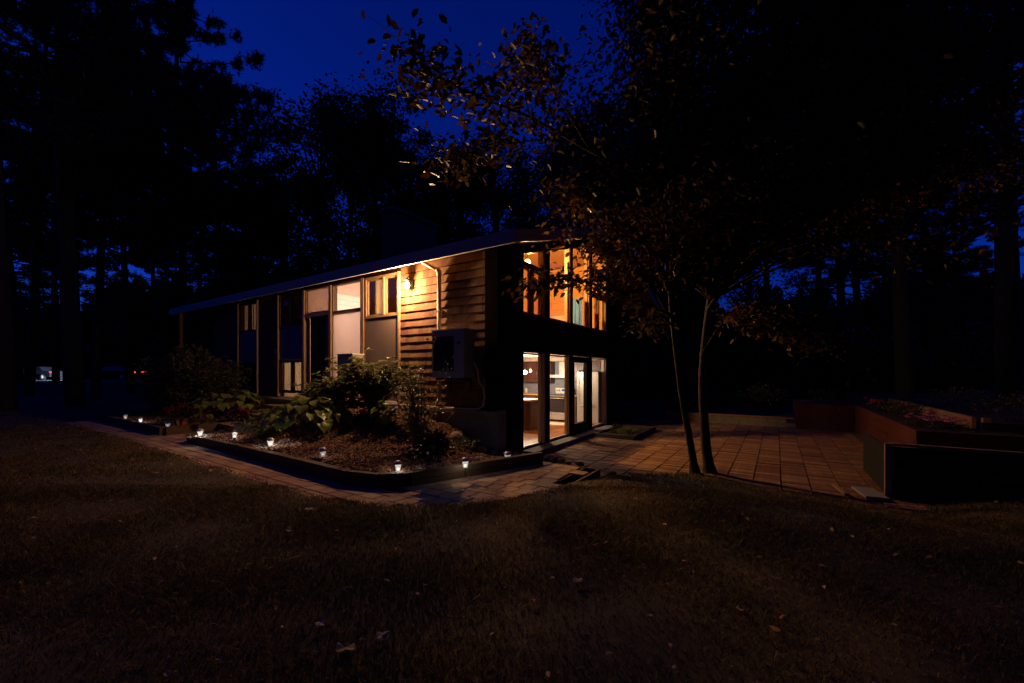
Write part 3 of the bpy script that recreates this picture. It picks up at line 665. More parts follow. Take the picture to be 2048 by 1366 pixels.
light('stair_light', (-3.4, 4.6, 4.6), (1, .50, .16), 45, .08, house)
light('far_bedroom_light', (-9.9, 1.6, 3.6), (1, .62, .40), 20, .1, house)

# ------------------------------------------------------------------ path, steps, patio
def stone(w, d, h, m, name='paver', ch=.006):
    return MB().hexa([(0,0,0),(w,0,0),(w,d,0),(0,d,0)], [(0,0,h-ch),(w,0,h-ch),(w,d,h-ch),(0,d,h-ch)]).add([(0,0,h-ch),(w,0,h-ch),(w,d,h-ch),(0,d,h-ch),(ch,ch,h),(w-ch,ch,h),(w-ch,d-ch,h),(ch,d-ch,h)], [(0,1,5,4),(1,2,6,5),(2,3,7,6),(3,0,4,7),(4,5,6,7)]).mesh(name, m)
def pave(root, cells, top, m, limit=300, h=.06, gap=.007, jit=.003):
    cells.sort(key=lambda c: (c[0]-CAM.x)**2 + (c[1]-CAM.y)**2)
    cache = {}; jb = MB()
    for k, (x, y, w, d) in enumerate(cells):
        dz = rnd.uniform(-jit, jit); w -= gap; d -= gap
        if k < limit:
            key = (round(w, 3), round(d, 3))
            if key not in cache: cache[key] = stone(w, d, h, m)
            link('paver', cache[key], root, (x, y, top-h+dz), (rnd.uniform(-.008, .008), rnd.uniform(-.008, .008), rnd.uniform(-.006, .006)))
        else: jb.box(x, x+w, y, y+d, top-h+dz, top+dz)
    if len(cells) > limit: jb.build('paver_field', m, root, kind='stuff')
def edge_y(x): return float(np.interp(x, [p[0] for p in LAWN_EDGE[:-1]], [p[1] for p in LAWN_EDGE[:-1]]))
path = MB()
for i in range(70):
    a = -14+i*.235; c = a+.235
    if c > 2.38: break
    path.hexa([(a,edge_y(a)-.02,-.02),(c,edge_y(c)-.02,-.02),(c,-.84 if c > 0 else -3.15,-.02),(a,-.84 if a > 0 else -3.15,-.02)], [(a,edge_y(a)-.02,.232),(c,edge_y(c)-.02,.232),(c,-.84 if c > 0 else -3.15,.232),(a,-.84 if a > 0 else -3.15,.232)])
path = path.build('garden_path', M['soil'], kind='structure')
BED = [(-5.4,-3.23),(.05,-3.33),(.45,-3.22),(.72,-2.98),(1.02,-2.2),(1.30,-1.5),(1.48,-.92)]
def bed_right(y): return float(np.interp(y, [-3.33,-3.22,-2.98,-2.2,-1.5,-.92,1], [.05,.45,.72,1.02,1.30,1.48,1.6]))
cells = []
for r in range(4):
    y = -3.94+r*.175; x = -12.6 + (r % 2)*.13
    while x < .9:
        w = rnd.choice((.22,.26,.31))
        if edge_y(x+w/2)-.03 < y and not (x < -5.45+.0 and False): cells.append((x, y, w, .175))
        x += w
r = 0; y = -3.94
while y < -1.03:
    x = .9+.02*(r % 2) if y < -3.2 else bed_right(y)+.06
    k = 0
    while x < 2.16:
        w = rnd.choice((.2,.23,.27)) if x < 1.95 else 2.385-x
        if w < .08: break
        if edge_y(x+w/2) < y+.03 and x+w < 2.395: cells.append((x, y, w, .205))
        x += w; k += 1
    y += .205; r += 1
# walk up to the door
y = -3.24
while y < -2.2:
    x = -6.98+rnd.uniform(0, .1)
    while x < -5.6: cells.append((x, y, .27, .19)); x += .27
    y += .19
pave(path, cells, .25, M['paver'])
MB().box(-7.08, -5.42, -3.3, -2.1, -.02, .232).build('walk_bed', M['soil'], path)
# two steps down to the patio
for k, (x0, x1, y0, y1, zt) in enumerate(((1.2, 2.40, -.46, -.0, .07),)):
    pass
st = MB().box(1.55, 2.40, -.83, -.10, -.3, .008).build('patio_steps', M['soil'], kind='structure')
cs = []
for i in range(4):
    for j in range(3): cs.append((1.56+i*.21, -.79+j*.22, .21, .22))
pave(st, cs, .07, M['paver'], jit=.002)
for i in range(2): BX('step_edging', M['timber'], st, 2.405, 2.44, -2.15+i*.66, -1.50+i*.66, -.05, .245)
BX('riser_board', M['timber'], st, 1.3, 2.44, -.83, -.80, -.1, .240); BX('riser_board', M['timber'], st, 1.5, 2.44, -.125, -.09, -.25, .062); BX('step_edging', M['timber'], st, 2.405, 2.44, -.799, -.126, -.2, .06)
patio = MB().box(-.0, 6.58, .06, 10.2, -.35, -.142).build('patio', M['soil'], kind='structure')
cells = []
xx = 0.02; cols = []
while xx < 6.5: cols.append(xx); xx += .39
for ci, x in enumerate(cols):
    y = .07+rnd.uniform(0, .1)
    while y < 9.4:
        d = rnd.choice((.125,.14,.155))
        if not (x < 1.5 and 4.2 < y < 6.5 and x > .3): cells.append((x, y, .39, d))
        y += d
pave(patio, cells, -.12, M['slab'], gap=.016, jit=.006)
# stones between bed and patio
for k in range(9):
    p = (1.0+.17*k+rnd.uniform(-.03,.03), -.32-.02*k+rnd.uniform(-.08,.08), .24)
    p = (p[0]-.4, p[1]+.02, .20 if p[0]-.4 > 1.3 else .16)
    tag(MB().ball((0,0,0), rnd.uniform(.05,.08), (1.2,1,.7), 8, 6, .15).build('edging_stone', M['rock'], None, loc=p), ['stone nearest the timber bed edging in the corner row','second rough stone from the bed edging','third rough stone from the bed edging','fourth stone in the corner row','middle stone of the row beside the platform','sixth stone toward the patio','seventh stone toward the patio','eighth stone next to the last','last small stone of the row touching the patio'][k], 'stone', 'stones at the bed corner')
# front door steps
steps = thing('entry_steps', 'stone steps climbing from the path to the dark entry door', 'steps', (0, 0, 0))
for x0, x1, y0, y1, z in ((-7.25,-5.35,-2.15,-1.42,.40), (-7.45,-5.3,-1.42,-.80,.58), (-7.9,-5.2,-.80,-.40,.75), (-8.4,-5.1,-.40,-.102,.90)):
    s_ = BX('riser', M['concrete'], steps, x0+.03, x1-.03, y0+.03, y1+.0, -.1 if z == .40 else z-.2, z-.051); xk = x0
    while xk < x1-.05:
        w = min(.62, x1-xk); BX('tread', M['bluestone'], steps, xk, xk+w-.006, y0, y1-.003, z-.05, z+rnd.uniform(0,.003)); xk += w

# ------------------------------------------------------------------ garden beds
def bedz(x, y):
    x = np.asarray(x, float); y = np.asarray(y, float)
    h = .40 + .42*S01((y+3.0)/2.6)
    fall = S01((.2-x)/3.2)                       # drops towards the corner of the house
    h = h*(.0+fall) + (1-fall)*(.38 - .24*S01((y+2.2)/2.0)*S01((x+1.2)/1.2))
    return h + .02*np.sin(x*5)*np.cos(y*6) + .012*np.sin(x*13+y*9)
def bedz_left(x, y): return .36 + .3*S01((np.asarray(y, float)+3.0)/2.6) + .02*np.sin(np.asarray(x, float)*5)
def bed_surface(name, lab, x0, x1, y0, y1, fn, right=None):
    X = np.arange(x0, x1, .06); Y = np.arange(y0, y1, .06); vs = []; idx = {}; fs = []
    for j, y in enumerate(Y):
        for i, x in enumerate(X):
            if right and x > right(y)-.02: continue
            idx[(i, j)] = len(vs); vs.append((x, y, float(fn(x, y))))
    for (i, j) in idx:
        q = [(i, j), (i+1, j), (i+1, j+1), (i, j+1)]
        if all(t in idx for t in q): fs.append(tuple(idx[t] for t in q))
    return MB().add(vs, fs, True).build(name, M['soil'], kind='structure')
bed_surface('garden_bed', '', -5.36, 1.6, -3.26, .04, bedz, bed_right)
bed_surface('garden_bed_left', '', -12.9, -7.12, -3.2, .0, bedz_left)
def chips(name, n, area, fn, m, size, keep=None, asp=.35):
    x = rng.uniform(area[0], area[1], n); y = rng.uniform(area[2], area[3], n)
    if keep is not None: k = keep(x, y); x, y = x[k], y[k]
    N = len(x); P = np.stack([x, y, fn(x, y)+rng.uniform(0, .02, N)], 1)
    D = unit(rng.normal(size=(N, 3))*np.array([1, 1, .45])); Sd = unit(np.cross(D, rng.normal(size=(N, 3)))); Nn = np.cross(D, Sd)
    s = (size*rng.uniform(.5, 1.5, N))[:, None]; a = s*asp; c = s*asp*.5
    V = np.stack([P+D*s+Sd*a, P+D*s-Sd*a, P-D*s-Sd*a, P-D*s+Sd*a, P+D*s*.8+Nn*c, P-D*s*.8+Nn*c], 1)
    return fastmesh(name, V, 6, m, [(0,1,2,3), (0,4,1), (2,5,3), (0,3,5,4), (1,4,5,2)])
inside = lambda x, y: x < np.interp(y, [-3.33,-3.22,-2.98,-2.2,-1.5,-.92,1], [.05,.45,.72,1.02,1.30,1.48,1.6])-.05
link('mulch', chips('mulch', 42000, (-5.3, 1.6, -3.2, -.1), bedz, M['mulch'], .022, inside), kind='stuff', label='bark mulch chips covering the main bed', category='mulch')
link('mulch', chips('mulch', 9000, (-12.5, -7.2, -3.1, -.2), bedz_left, M['mulch'], .022), kind='stuff', label='bark mulch covering the left bed', category='mulch')
for cx, cy, nn in ((-2.6,-2.95,900), (-5.0,-3.05,500), (1.05,-1.5,500), (.9,-2.5,300)):
    kp = lambda x, y: ((x-cx)**2+(y-cy)**2*1.5 < .2) & inside(x, y)
    link('gravel', chips('gravel', nn*2, (cx-.5, cx+.5, cy-.4, cy+.4), bedz, M['gravel'], .013, kp, .8), kind='stuff', label='pale gravel scattered by a solar light', category='gravel')
bdr = thing('bed_edging', 'long dark timber edging around the main mulch bed', 'edging', (0,0,0))
for (x0, y0), (x1, y1) in zip([(-5.42,-3.26),(-3.5,-3.28),(-1.6,-3.31),(.05,-3.36),(.50,-3.23),(.76,-2.98),(1.06,-2.2)], [(-3.51,-3.28),(-1.61,-3.31),(.04,-3.36),(.49,-3.23),(.75,-2.98),(1.05,-2.21),(1.50,-.93)]):
    d = Vector((x1-x0, y1-y0, 0)).normalized(); nn = Vector((-d.y, d.x, 0))*.05
    a, c = Vector((x0, y0, 0)), Vector((x1, y1, 0)); lo = [a-nn, c-nn, c+nn, a+nn]
    MB().hexa([v+Vector((0,0,.0)) for v in lo], [v+Vector((0,0,.325)) for v in lo]).build('timber', M['timber'], bdr)
    off = nn*.12*rnd.uniform(-1, 1); MB().hexa([v+off+Vector((0,0,.333)) for v in lo], [v*.9995+off+Vector((0,0,.415+rnd.uniform(0,.012))) for v in lo]).build('timber', M['timber'], bdr)
MB().box(-5.46, -5.37, -3.2, -2.0, .0, .44).build('timber', M['timber'], bdr)
bdl = thing('bed_edging', 'dark timber edging with a lit end face around the left bed', 'edging', (0,0,0))
for i in range(3): MB().box(-12.6+i*1.83, -10.78+i*1.83, -3.27, -3.18, .0, .43).build('timber', M['timber'], bdl)
for i in range(2): MB().box(-7.13, -7.04, -3.17+i*.6, -2.58+i*.6, .0, .43).build('timber', M['timber'], bdl)

# solar lights
LENS = {}
def lensmat(w):
    if w not in LENS:
        m = emit('lit frosted lens', (1, .90, .78), .12+.5*w); n = m.node_tree
        e = [q for q in n.nodes if q.type == 'EMISSION'][0]; o = [q for q in n.nodes if q.type == 'OUTPUT_MATERIAL'][0]
        tp = n.nodes.new('ShaderNodeBsdfTransparent'); tp.inputs[0].default_value = (.85, .85, .85, 1); mx = n.nodes.new('ShaderNodeMixShader'); mx.inputs[0].default_value = .45
        n.links.new(tp.outputs[0], mx.inputs[1]); n.links.new(e.outputs[0], mx.inputs[2]); n.links.new(mx.outputs[0], o.inputs[0])
        LENS[w] = m
    return LENS[w]
def solar_light(loc, lab, w, tilt=0, on=1.0):
    s = thing('solar_light', lab, 'solar light', loc, 'solar path lights', (tilt, tilt*.5, rnd.uniform(0, 1)))
    MB().tube([(0,0,-.12),(0,0,.0)], .007, 6).build('stake', M['blackmetal'], s)
    MB().lathe([(.034,.0),(.036,.01),(.054,.09)], n=4).build('lens', lensmat(w/1.7), s)
    MB().lathe([(.070,.091),(.072,.100),(.04,.130),(.02,.135)], n=4).build('cap', M['steel'], s)
    MB().ball((0,0,.025), .016*on, n=8, m=6).build('diode', emit('cool led', (1, .88, .70), 3.5*on), s)
    light('solar_glow', (0, 0, .055), (1, .86, .72), w, .02, s); return s
SL = [((-10.6,-3.05),'dim leftmost solar light at the far end of the left bed',.35,.0,.6),((-9.3,-3.05),'bright solar light second from left in the left bed',1.1,.1,1),((-7.55,-3.0),'dim tilted solar light beside the red flowers of the left bed',.2,.35,.5),
      ((-4.77,-3.30),'solar light at the left corner of the main bed',1.2,.1,1),((-4.05,-3.0),'tilted solar light below the potted red flowers',.9,-.25,1),((-2.56,-3.06),'bright solar light beside the pale gravel and hosta',1.2,.1,1),
      ((-1.03,-3.05),'dim solar light on bare mulch in the middle of the bed',.35,.25,.6),((0.55,-2.99),'solar light left of the potted dark plant at the bed corner',.8,0,1),((1.16,-2.38),'solar light right of the potted dark plant at the bed corner',.7,.05,1),((0.92,-1.02),'solar light nearest the kitchen windows',.5,.15,.9)]
for (x, y), lab, w, tl, on in SL: solar_light((x, y, float((bedz if x > -6 else bedz_left)(x, y))+.035), lab, w*3.2, tl, on)

# ------------------------------------------------------------------ plants
def blob_leaves(name, m, parent, c, rad, n, size, w=.45, hollow=.55, up=.3, fold=.25, flat=1.0):
    d = rand_dirs(n, .15); r = rng.uniform(hollow, 1, n)**.6
    lump = 1+.22*np.sin(d[:, 0]*5+1)*np.cos(d[:, 1]*4)+.12*np.sin(d[:, 2]*9+d[:, 0]*7)
    P = np.array(c)+d*np.array(rad)*(r*lump)[:, None]
    D = unit(d*np.array([1, 1, .6])+rng.normal(size=(n, 3))*.6+np.array([0, 0, up]))
    return link(name, leaves(name, P, D, size*rng.uniform(.6, 1.25, n), m, w, fold, .15), parent)
def whorls(name, m, parent, centres, per, size, w=.32):
    P = []; D = []
    for c in centres:
        a0 = rnd.uniform(0, 6.28)
        for k in range(per):
            a = a0+6.283*k/per+rnd.uniform(-.2, .2); e = rnd.uniform(-.15, .6)
            P.append(c); D.append((math.cos(a)*math.cos(e), math.sin(a)*math.cos(e), math.sin(e)))
    return link(name, leaves(name, P, D, size*rng.uniform(.7, 1.2, len(P)), m, w, .2, .2), parent)
def shrub(name, lab, cat, loc, rad, nst, nwh, per, size, m, stem_h, top=None, stemr=.012):
    t = thing(name, lab, cat, loc); sm = MB(); C = []
    for k in range(nst):
        a = rnd.uniform(0, 6.28); rr = rnd.uniform(.35, 1)
        e = Vector((math.cos(a)*rad[0]*rr, math.sin(a)*rad[1]*rr, stem_h+rad[2]*rnd.uniform(.1, 1)*(1-.35*rr)))
        mid = e*.5+Vector((rnd.uniform(-.1,.1), rnd.uniform(-.1,.1), .05)); mid.x *= .7; mid.y *= .7
        sm.tube([(rnd.uniform(-.08,.08), rnd.uniform(-.08,.08), -.05), mid, e], [stemr, stemr*.7, stemr*.35], 6)
        for q in range(nwh):
            f = rnd.uniform(.45, 1); b = Vector((0,0,0)).lerp(mid, f*2) if f < .5 else mid.lerp(e, f*2-1)
            tip = b+Vector((rnd.gauss(0, rad[0]*.16), rnd.gauss(0, rad[1]*.16), rnd.gauss(.05, rad[2]*.15)))
            if q % 3 == 0: sm.tube([b, tip], [stemr*.3, stemr*.2], 4, False)
            C.append(tip)
    sm.build('stem', M['stem'], t); whorls('foliage', m, t, C, per, size); return t, C
bush, _ = shrub('evergreen_shrub', 'tall broad evergreen shrub left of the house behind the red flowers', 'shrub', (-10.6,-1.55,.5), (2.5,1.0,1.35), 130, 14, 7, .10, M['leaf_bush'], .45)
blob_leaves('inner_foliage', M['leaf_bush'], bush, (0,0,.85), (2.4,.95,1.0), 13000, .10, .4, .3)
rh, _ = shrub('rhododendron', 'spreading rhododendron in front of the frosted entry pane', 'shrub', (-3.55,-1.3,.75), (1.15,.5,1.0), 42, 9, 7, .12, M['leaf_rhodo'], .12, stemr=.014)
rh2, _ = shrub('rhododendron', 'taller leggy rhododendron below the taupe panel with bare forked stem', 'shrub', (-2.45,-1.05,.78), (1.05,.45,.75), 38, 9, 7, .125, M['leaf_rhodo'], .55, stemr=.022)
# rose bush: thin canes, small leaves, few blooms
rose = thing('rose_bush', 'leggy rose bush with small leaves and two pink blooms in front of the shingles', 'rose bush', (-.25,-1.8,float(bedz(-.25,-1.8))))
rs = MB(); LP = []; LD = []; tips = []
for k in range(30):
    a = rnd.uniform(0, 6.28); r_ = rnd.uniform(.1, .62); h = rnd.uniform(.6, 1.6)
    e = Vector((math.cos(a)*r_*1.25-.22, math.sin(a)*r_*.5, h)); m_ = e*.5+Vector((rnd.uniform(-.08,.08), 0, .08))
    rs.tube([(rnd.uniform(-.06,.06), rnd.uniform(-.05,.05), -.03), m_, e], [.008, .006, .003], 5); tips.append(e)
    for q in range(64):
        f = rnd.uniform(.18, 1.02); b = (Vector((0,0,0)).lerp(m_, f*2) if f < .5 else m_.lerp(e, f*2-1))+Vector((rnd.gauss(0,.05), rnd.gauss(0,.05), rnd.gauss(0,.04)))
        LP.append(b); LD.append((rnd.gauss(0,1), rnd.gauss(0,1), rnd.gauss(.1,.5)))
rs.build('stem', M['stem'], rose); link('foliage', leaves('foliage', LP, LD, rng.uniform(.03, .065, len(LP)), M['leaf_rose'], .62, .2, .1), rose)
def bloom(parent, c, r, m, name='bloom'):
    P = [Vector(c)]*22; D = rand_dirs(22, .5); return link(name, leaves(name, [tuple(p) for p in P], D, rng.uniform(r*.7, r*1.1, 22), m, .95, .5), parent)
for px, py in ((855,680), (870,677), (905,827)):
    w_ = at(px, py, 6.75); l_ = w_-rose.location; MB().tube([(l_.x*.5, l_.y*.5, l_.z*.55), l_], [.005, .003], 5).build('flower_stem', M['stem'], rose); bloom(rose, l_, .035, M['petal_rose'])
# hostas: each of the large leaves is a part
hosta_leaf = []
for v in range(3):
    b = MB(); n = 6; 
    prof = [0, .30, .44, .42, .28, .12, 0]; lift = [0, .12, .16, .12, .02, -.10, -.2]
    for i in range(n+1):
        t_ = i/n; b.v += [(t_, -prof[i]*.95, lift[i]+.05*(1+.3*v)), (t_, 0, lift[i]), (t_, prof[i]*.95, lift[i]+.05)]
    b.f = [(3*i+j, 3*i+3+j, 3*i+4+j, 3*i+1+j) for i in range(n) for j in (0, 1)]; b.sm = [True]*len(b.f)
    hosta_leaf.append(b.mesh('leaf', M['leaf_hosta']))
def hosta(lab, loc, rad, n, size, scale_z=1.0):
    t = thing('hosta', lab, 'hosta', loc); ps = MB()
    for k in range(n):
        a = rnd.uniform(0, 6.283); f = math.sqrt(rnd.uniform(.02, 1)); z = (.42-.32*f*f)*scale_z+rnd.uniform(0,.08)
        p = Vector((math.cos(a)*rad*f, math.sin(a)*rad*f, z)); s = size*rnd.uniform(.7, 1.2)
        ps.tube([(p.x*.15, p.y*.15, 0), p], [.006, .004], 4, False)
        o = link('leaf', hosta_leaf[k % 3], t, p, (rnd.uniform(-.35,.35), rnd.uniform(-.1,.55)+.3*f, a+rnd.uniform(-.5,.5))); o.scale = (s, s, s)
    ps.build('leaf_stalk', M['stem'], t); return t
hosta('large yellow green hosta clump to the right of the entry steps', (-3.15,-2.0,.60), .72, 120, .23, 1.25)
hosta('dark green hosta clump nearer the bed edge behind the gravel', (-3.85,-2.35,.45), .50, 60, .20)
hosta('hosta clump beside the entry steps on the house side', (-7.75,-1.6,.70), .75, 75, .24)
hosta('small striped hosta at the foot of the taupe panel', (-1.5,-1.55,.68), .26, 22, .15)
hosta('small hosta right behind the terracotta pot', (-6.9+.0,-2.55,.45), .22, 14, .14)
def potted(name, lab, loc, pot_m, pr, ph, leafm, lr, n, ls, petm=None, nb=0, low=False):
    t = thing(name, lab, 'potted plant', loc)
    MB().lathe([(pr*.65,0),(pr*.75,ph*.3),(pr,ph),(pr*1.05,ph),(pr*1.0,ph*1.06)], n=18).build('pot', pot_m, t)
    MB().lathe([(pr*.94,ph*1.061),(pr*.3,ph*1.12),(.01,ph*1.13)], n=12).build('potting_soil', M['soil'], t)
    blob_leaves('foliage', leafm, t, (0,0,ph+lr*.7), (lr,lr,lr*.8), n, ls, .6, .1)
    for k in range(nb):
        a = rnd.uniform(0, 6.28); f = rnd.uniform(.0, 1); bloom(t, (math.cos(a)*lr*f, math.sin(a)*lr*f, ph+lr*(1.45-.5*f)), .035, petm)
    return t
pzz = lambda x, y, f: (x, y, float(f(x, y)))
potted('potted_geranium', 'terracotta pot of red flowers at the right end of the left bed', pzz(-7.42,-2.75,bedz_left), M['terracotta'], .12, .17, M['leaf_dark'], .26, 420, .07, M['petal_red'], 26)
tag(blob_leaves('red_flower_clump', M['petal_red'], None, (-7.95,-2.75,.72), (.34,.18,.10), 160, .045, .9, .2), 'low mound of red flowers beside the terracotta pot', 'flowers')
potted('potted_geranium', 'glazed pot of red flowers beside the lowest entry step', pzz(-4.95,-2.55,bedz), mat('grey glazed pot', (.12, .11, .10), .3), .10, .16, M['leaf_dark'], .22, 420, .06, M['petal_red'], 22)
potted('potted_coleus', 'clear glass bowl planter with dark plant at the bed corner', pzz(.85,-2.68,bedz), M['lampglass'], .125, .15, M['leaf_dark'], .22, 520, .085, M['petal_red'], 2)
gc = blob_leaves('coral_foliage', leafmat('coral heuchera', (.30, .11, .04), .4, .3), None, (-4.3,-2.35,.56), (.28,.2,.10), 260, .06, .8, .2); tag(gc, 'low coral leaved plant behind the tilted solar light', 'plant')
for lab, loc, r_ in (('dark boulder on the mulch slope by the foundation', (-.55,-.55,.42), .16), ('flat pale stone on the slope below the boulder', (-.05,-.45,.22), .09), ('round stone lowest on the slope at the house corner', (.12,-.32,.14), .09), ('small stone above the boulder', (-1.0,-.75,.52), .07)):
    tag(MB().ball((0,0,0), r_, (1.2,.9,.75), 10, 8, .10).build('rock', M['rock'], None, loc=loc), lab, 'rock')
for k in range(5):
    x = -3.6+k*.85; blob = blob_leaves('ground_cover', M['leaf_rose'], None, (x, -1.1+.2*math.sin(k*2), float(bedz(x, -1.1))+.12), (.38,.28,.16), 420, .045, .6, .1)
    stf(blob, ('ground cover below the rhododendron', 'ground cover between the rhododendrons', 'ground cover behind the small hosta', 'ground cover left of the rose canes', 'sparse ground cover near the boulder')[k], 'ground cover plant')

# patio planter
pl = thing('patio_planter', 'low timber framed planting square at the end of the kitchen windows', 'planter', (.36, 4.15, -.12))
for b_ in ((0,1.12,0,.07,0,.11),(0,1.12,2.2,2.27,0,.11),(0,.07,.071,2.199,0,.11),(1.05,1.12,.071,2.199,0,.11)): BX('timber', M['timber'], pl, *b_)
BX('soil', M['soil'], pl, .071, 1.049, .071, 2.199, -.02, .07)
tag(blob_leaves('thyme_clump', leafmat('lime foliage', (.22, .24, .04), .4, .35), None, (1.12,4.75,.02), (.28,.34,.12), 900, .05, .5, .1), 'lime green low clump in the patio planter', 'plant')
sp = thing('snapdragon', 'small leafy plant with two red blooms in the patio planter', 'flower', (.72,4.85,-.05)); blob_leaves('foliage', leafmat('light green leaf', (.16, .2, .05), .4, .35), sp, (0,0,.10), (.12,.14,.10), 260, .05, .5, .1)
for q in ((0,-.08,.25),(.03,.12,.24)): bloom(sp, q, .05, M['petal_red'])

# ------------------------------------------------------------------ raised beds right
rb = thing('raised_bed', 'red stained timber raised bed along the right side of the patio', 'raised bed', (0,0,0))
for k in range(5):
    z0 = -.12+k*.165
    for i in range(3): BX('plank', M['redtimber'], rb, 6.60+rnd.uniform(0,.006), 6.66, 2.9+i*2.15, 2.9+i*2.15+2.14, z0, z0+.158)
    for i in range(1): BX('plank', M['redtimber'], rb, 5.15, 6.59, 9.36+rnd.uniform(0,.006), 9.42, z0, z0+.158)
    BX('plank', M['redtimber'], rb, 6.67, 8.1, 2.90, 2.96, z0, z0+.158)
BX('soil', M['soil'], rb, 6.665, 8.1, 2.97, 9.3, .3, .62)
BX('soil', M['soil'], rb, 5.15, 8.1, 9.43, 12.5, .3, .66)
rb2 = thing('planter_box', 'upper timber planter box on the raised bed behind the pink flowers', 'planter', (0,0,0))
for k in range(2):
    BX('plank', M['postwood'], rb2, 7.68, 7.74, 4.5, 11.2, .63+k*.11, .735+k*.11)
BX('post', M['postwood'], rb2, 7.80, 7.90, 4.4, 4.5, .55, .84)
for k in range(3): BX('plank', M['blackboard'], rb2, 7.75, 11.5, 4.28+.002*k, 4.34, .3+k*.16, .45+k*.16)
bank = MB().box(7.76, 30, 4.36, 40, -.2, .60).build('garden_terrace', M['soil'], kind='structure')
pk = thing('pink_flowers', 'spreading mound of pink daisies on the raised bed', 'flowers', (7.2, 4.6, .62))
blob_leaves('foliage', M['leaf_bush'], pk, (0,0,.05), (.42,.75,.10), 1100, .05, .5, .1)
for k in range(70):
    a = rnd.uniform(0, 6.28); f = math.sqrt(rnd.uniform(0, 1)); c = (math.cos(a)*.42*f, math.sin(a)*.8*f, .16+rnd.uniform(-.01,.04))
    D = [(math.cos(q), math.sin(q), .25) for q in np.linspace(0, 6.283, 10)[:-1]]; link('bloom', leaves('bloom', [c]*9, D, np.full(9, .042), M['petal_pink'], .6, .1), pk)
pk2 = thing('pink_flowers', 'small cluster of pink blooms at the far corner of the raised bed', 'flowers', (6.95, 8.6, .62))
for k in range(7): bloom(pk2, (rnd.uniform(-.2,.25), rnd.uniform(-.3,.3), .22+rnd.uniform(0,.1)), .06, M['petal_rose'])
blob_leaves('foliage', M['leaf_bush'], pk2, (0,0,.1), (.3,.35,.12), 300, .06, .5, .1)
for k, (x, y, r_) in enumerate(((7.2,6.6,.35),(7.1,7.6,.3),(9.0,6.8,.7),(10.2,6.0,.8),(8.9,9.5,.8),(6.0,10.6,.6),(4.2,11.2,.8))):
    stf(blob_leaves('terrace_plant', M['leaf_bush'], None, (x, y, .7+r_*.25), (r_,r_,r_*.5), int(900*r_+200), .07, .4, .1), ('low leafy plant behind the pink daisies', 'dark plant farther along the raised bed', 'rounded shrub on the terrace behind the planter box', 'broad shrub at the right edge of the terrace', 'dark shrub at the back of the terrace', 'loose shrub behind the far red planks', 'low shrub behind the far retaining wall')[k], 'shrub')
rw = thing('retaining_wall', 'low pale retaining wall closing the far side of the patio', 'wall', (0,0,0))
for k in range(2):
    for i in range(7): BX('block', M['concrete'], rw, 1.4+i*.54-.27*(k % 2), 1.93+i*.54-.27*(k % 2), 9.5, 9.7, -.14+k*.15, .005+k*.15)
BX('coping', M['postwood'], rw, 1.1, 5.12, 9.46, 9.74, .156, .20)
# dark board screen
sc = thing('board_screen', 'dark boarded bin wall with pale corner post at the right edge', 'screen', (0,0,0))
BX('post', M['postwood'], sc, 5.93, 6.0, 1.24, 1.31, -.2, .665); BX('cap_board', M['postwood'], sc, 6.0, 9.6, 1.24, 1.33, .64, .67)
for k in range(5): BX('board', M['blackboard'], sc, 6.001, 9.6, 1.27+.003*(k % 2), 1.30, -.2+k*.165, -.038+k*.165-.003)
BX('board', M['blackboard'], sc, 5.96, 5.99, 1.32, 3.2, -.1, .6); BX('board', M['blackboard'], sc, 9.57, 9.6, 1.32, 3.2, -.1, .6)
for i, (x0, lab) in enumerate(((5.45, 'pale board lying on the patio at the foot of the dark screen'), (5.68, 'flat grey board leaning on the lawn edge beside the pale post'))):
    o = tag(BX('loose_board', M['postwood'] if i == 0 else M['acwhite'], None, 0, .05 if i == 0 else .26, 0, .55, 0, .03), lab, 'board'); o.location = (x0, .95, -.09); o.rotation_euler = (0,0,R(10))

# ------------------------------------------------------------------ trees
def tubes_object(name, branches, m, parent, n=8):
    b = MB()
    for pts, rr in branches: b.tube(pts, rr, n if rr[0] > .03 else 5, True)
    return b.build(name, m, parent)
def bez(pts, n=10):
    """smooth polyline through points"""
    out = []; P = [Vector(p) for p in pts]
    for i in range(len(P)-1):
        a, b, c, d = P[max(i-1, 0)], P[i], P[i+1], P[min(i+2, len(P)-1)]
        for k in range(n):
            t = k/n; out.append(.5*((2*b)+(c-a)*t+(2*a-5*b+4*c-d)*t*t+(3*b-a-3*c+d)*t**3))
    out.append(P[-1]); return out
gt = thing('garden_tree', 'two stemmed leafy tree standing at the patio edge with branches reaching over the house', 'tree', (0,0,0))
def trunk(pix, t, r0, r1):
    pts = bez([at(a, b, t) for a, b in pix], 5); return pts, [r0+(r1-r0)*(i/(len(pts)-1))**.7 for i in range(len(pts))]
TL = trunk([(1391,952),(1383,900),(1374,850),(1362,780),(1352,700),(1345,640),(1338,560),(1328,480),(1320,400),(1310,250),(1300,80),(1290,-90)], 7.15, .072, .025)
TR = trunk([(1421,955),(1413,900),(1408,840),(1405,760),(1409,690),(1420,600),(1432,520),(1437,440),(1441,300),(1446,100),(1452,-90)], 7.25, .098, .03)
TL[1][0] = .13; TL[1][1] = .10; TL[1][2] = .085; TR[1][0] = .18; TR[1][1] = .135; TR[1][2] = .115
tubes_object('trunk', [TL], M['bark'], gt, 12); tubes_object('trunk', [TR], M['bark'], gt, 12)
BR = []
def br(pix, r0=.03, r1=.006):
    pts = bez([at(*p) for p in pix], 5); BR.append((pts, [r0+(r1-r0)*i/(len(pts)-1) for i in range(len(pts))])); return pts
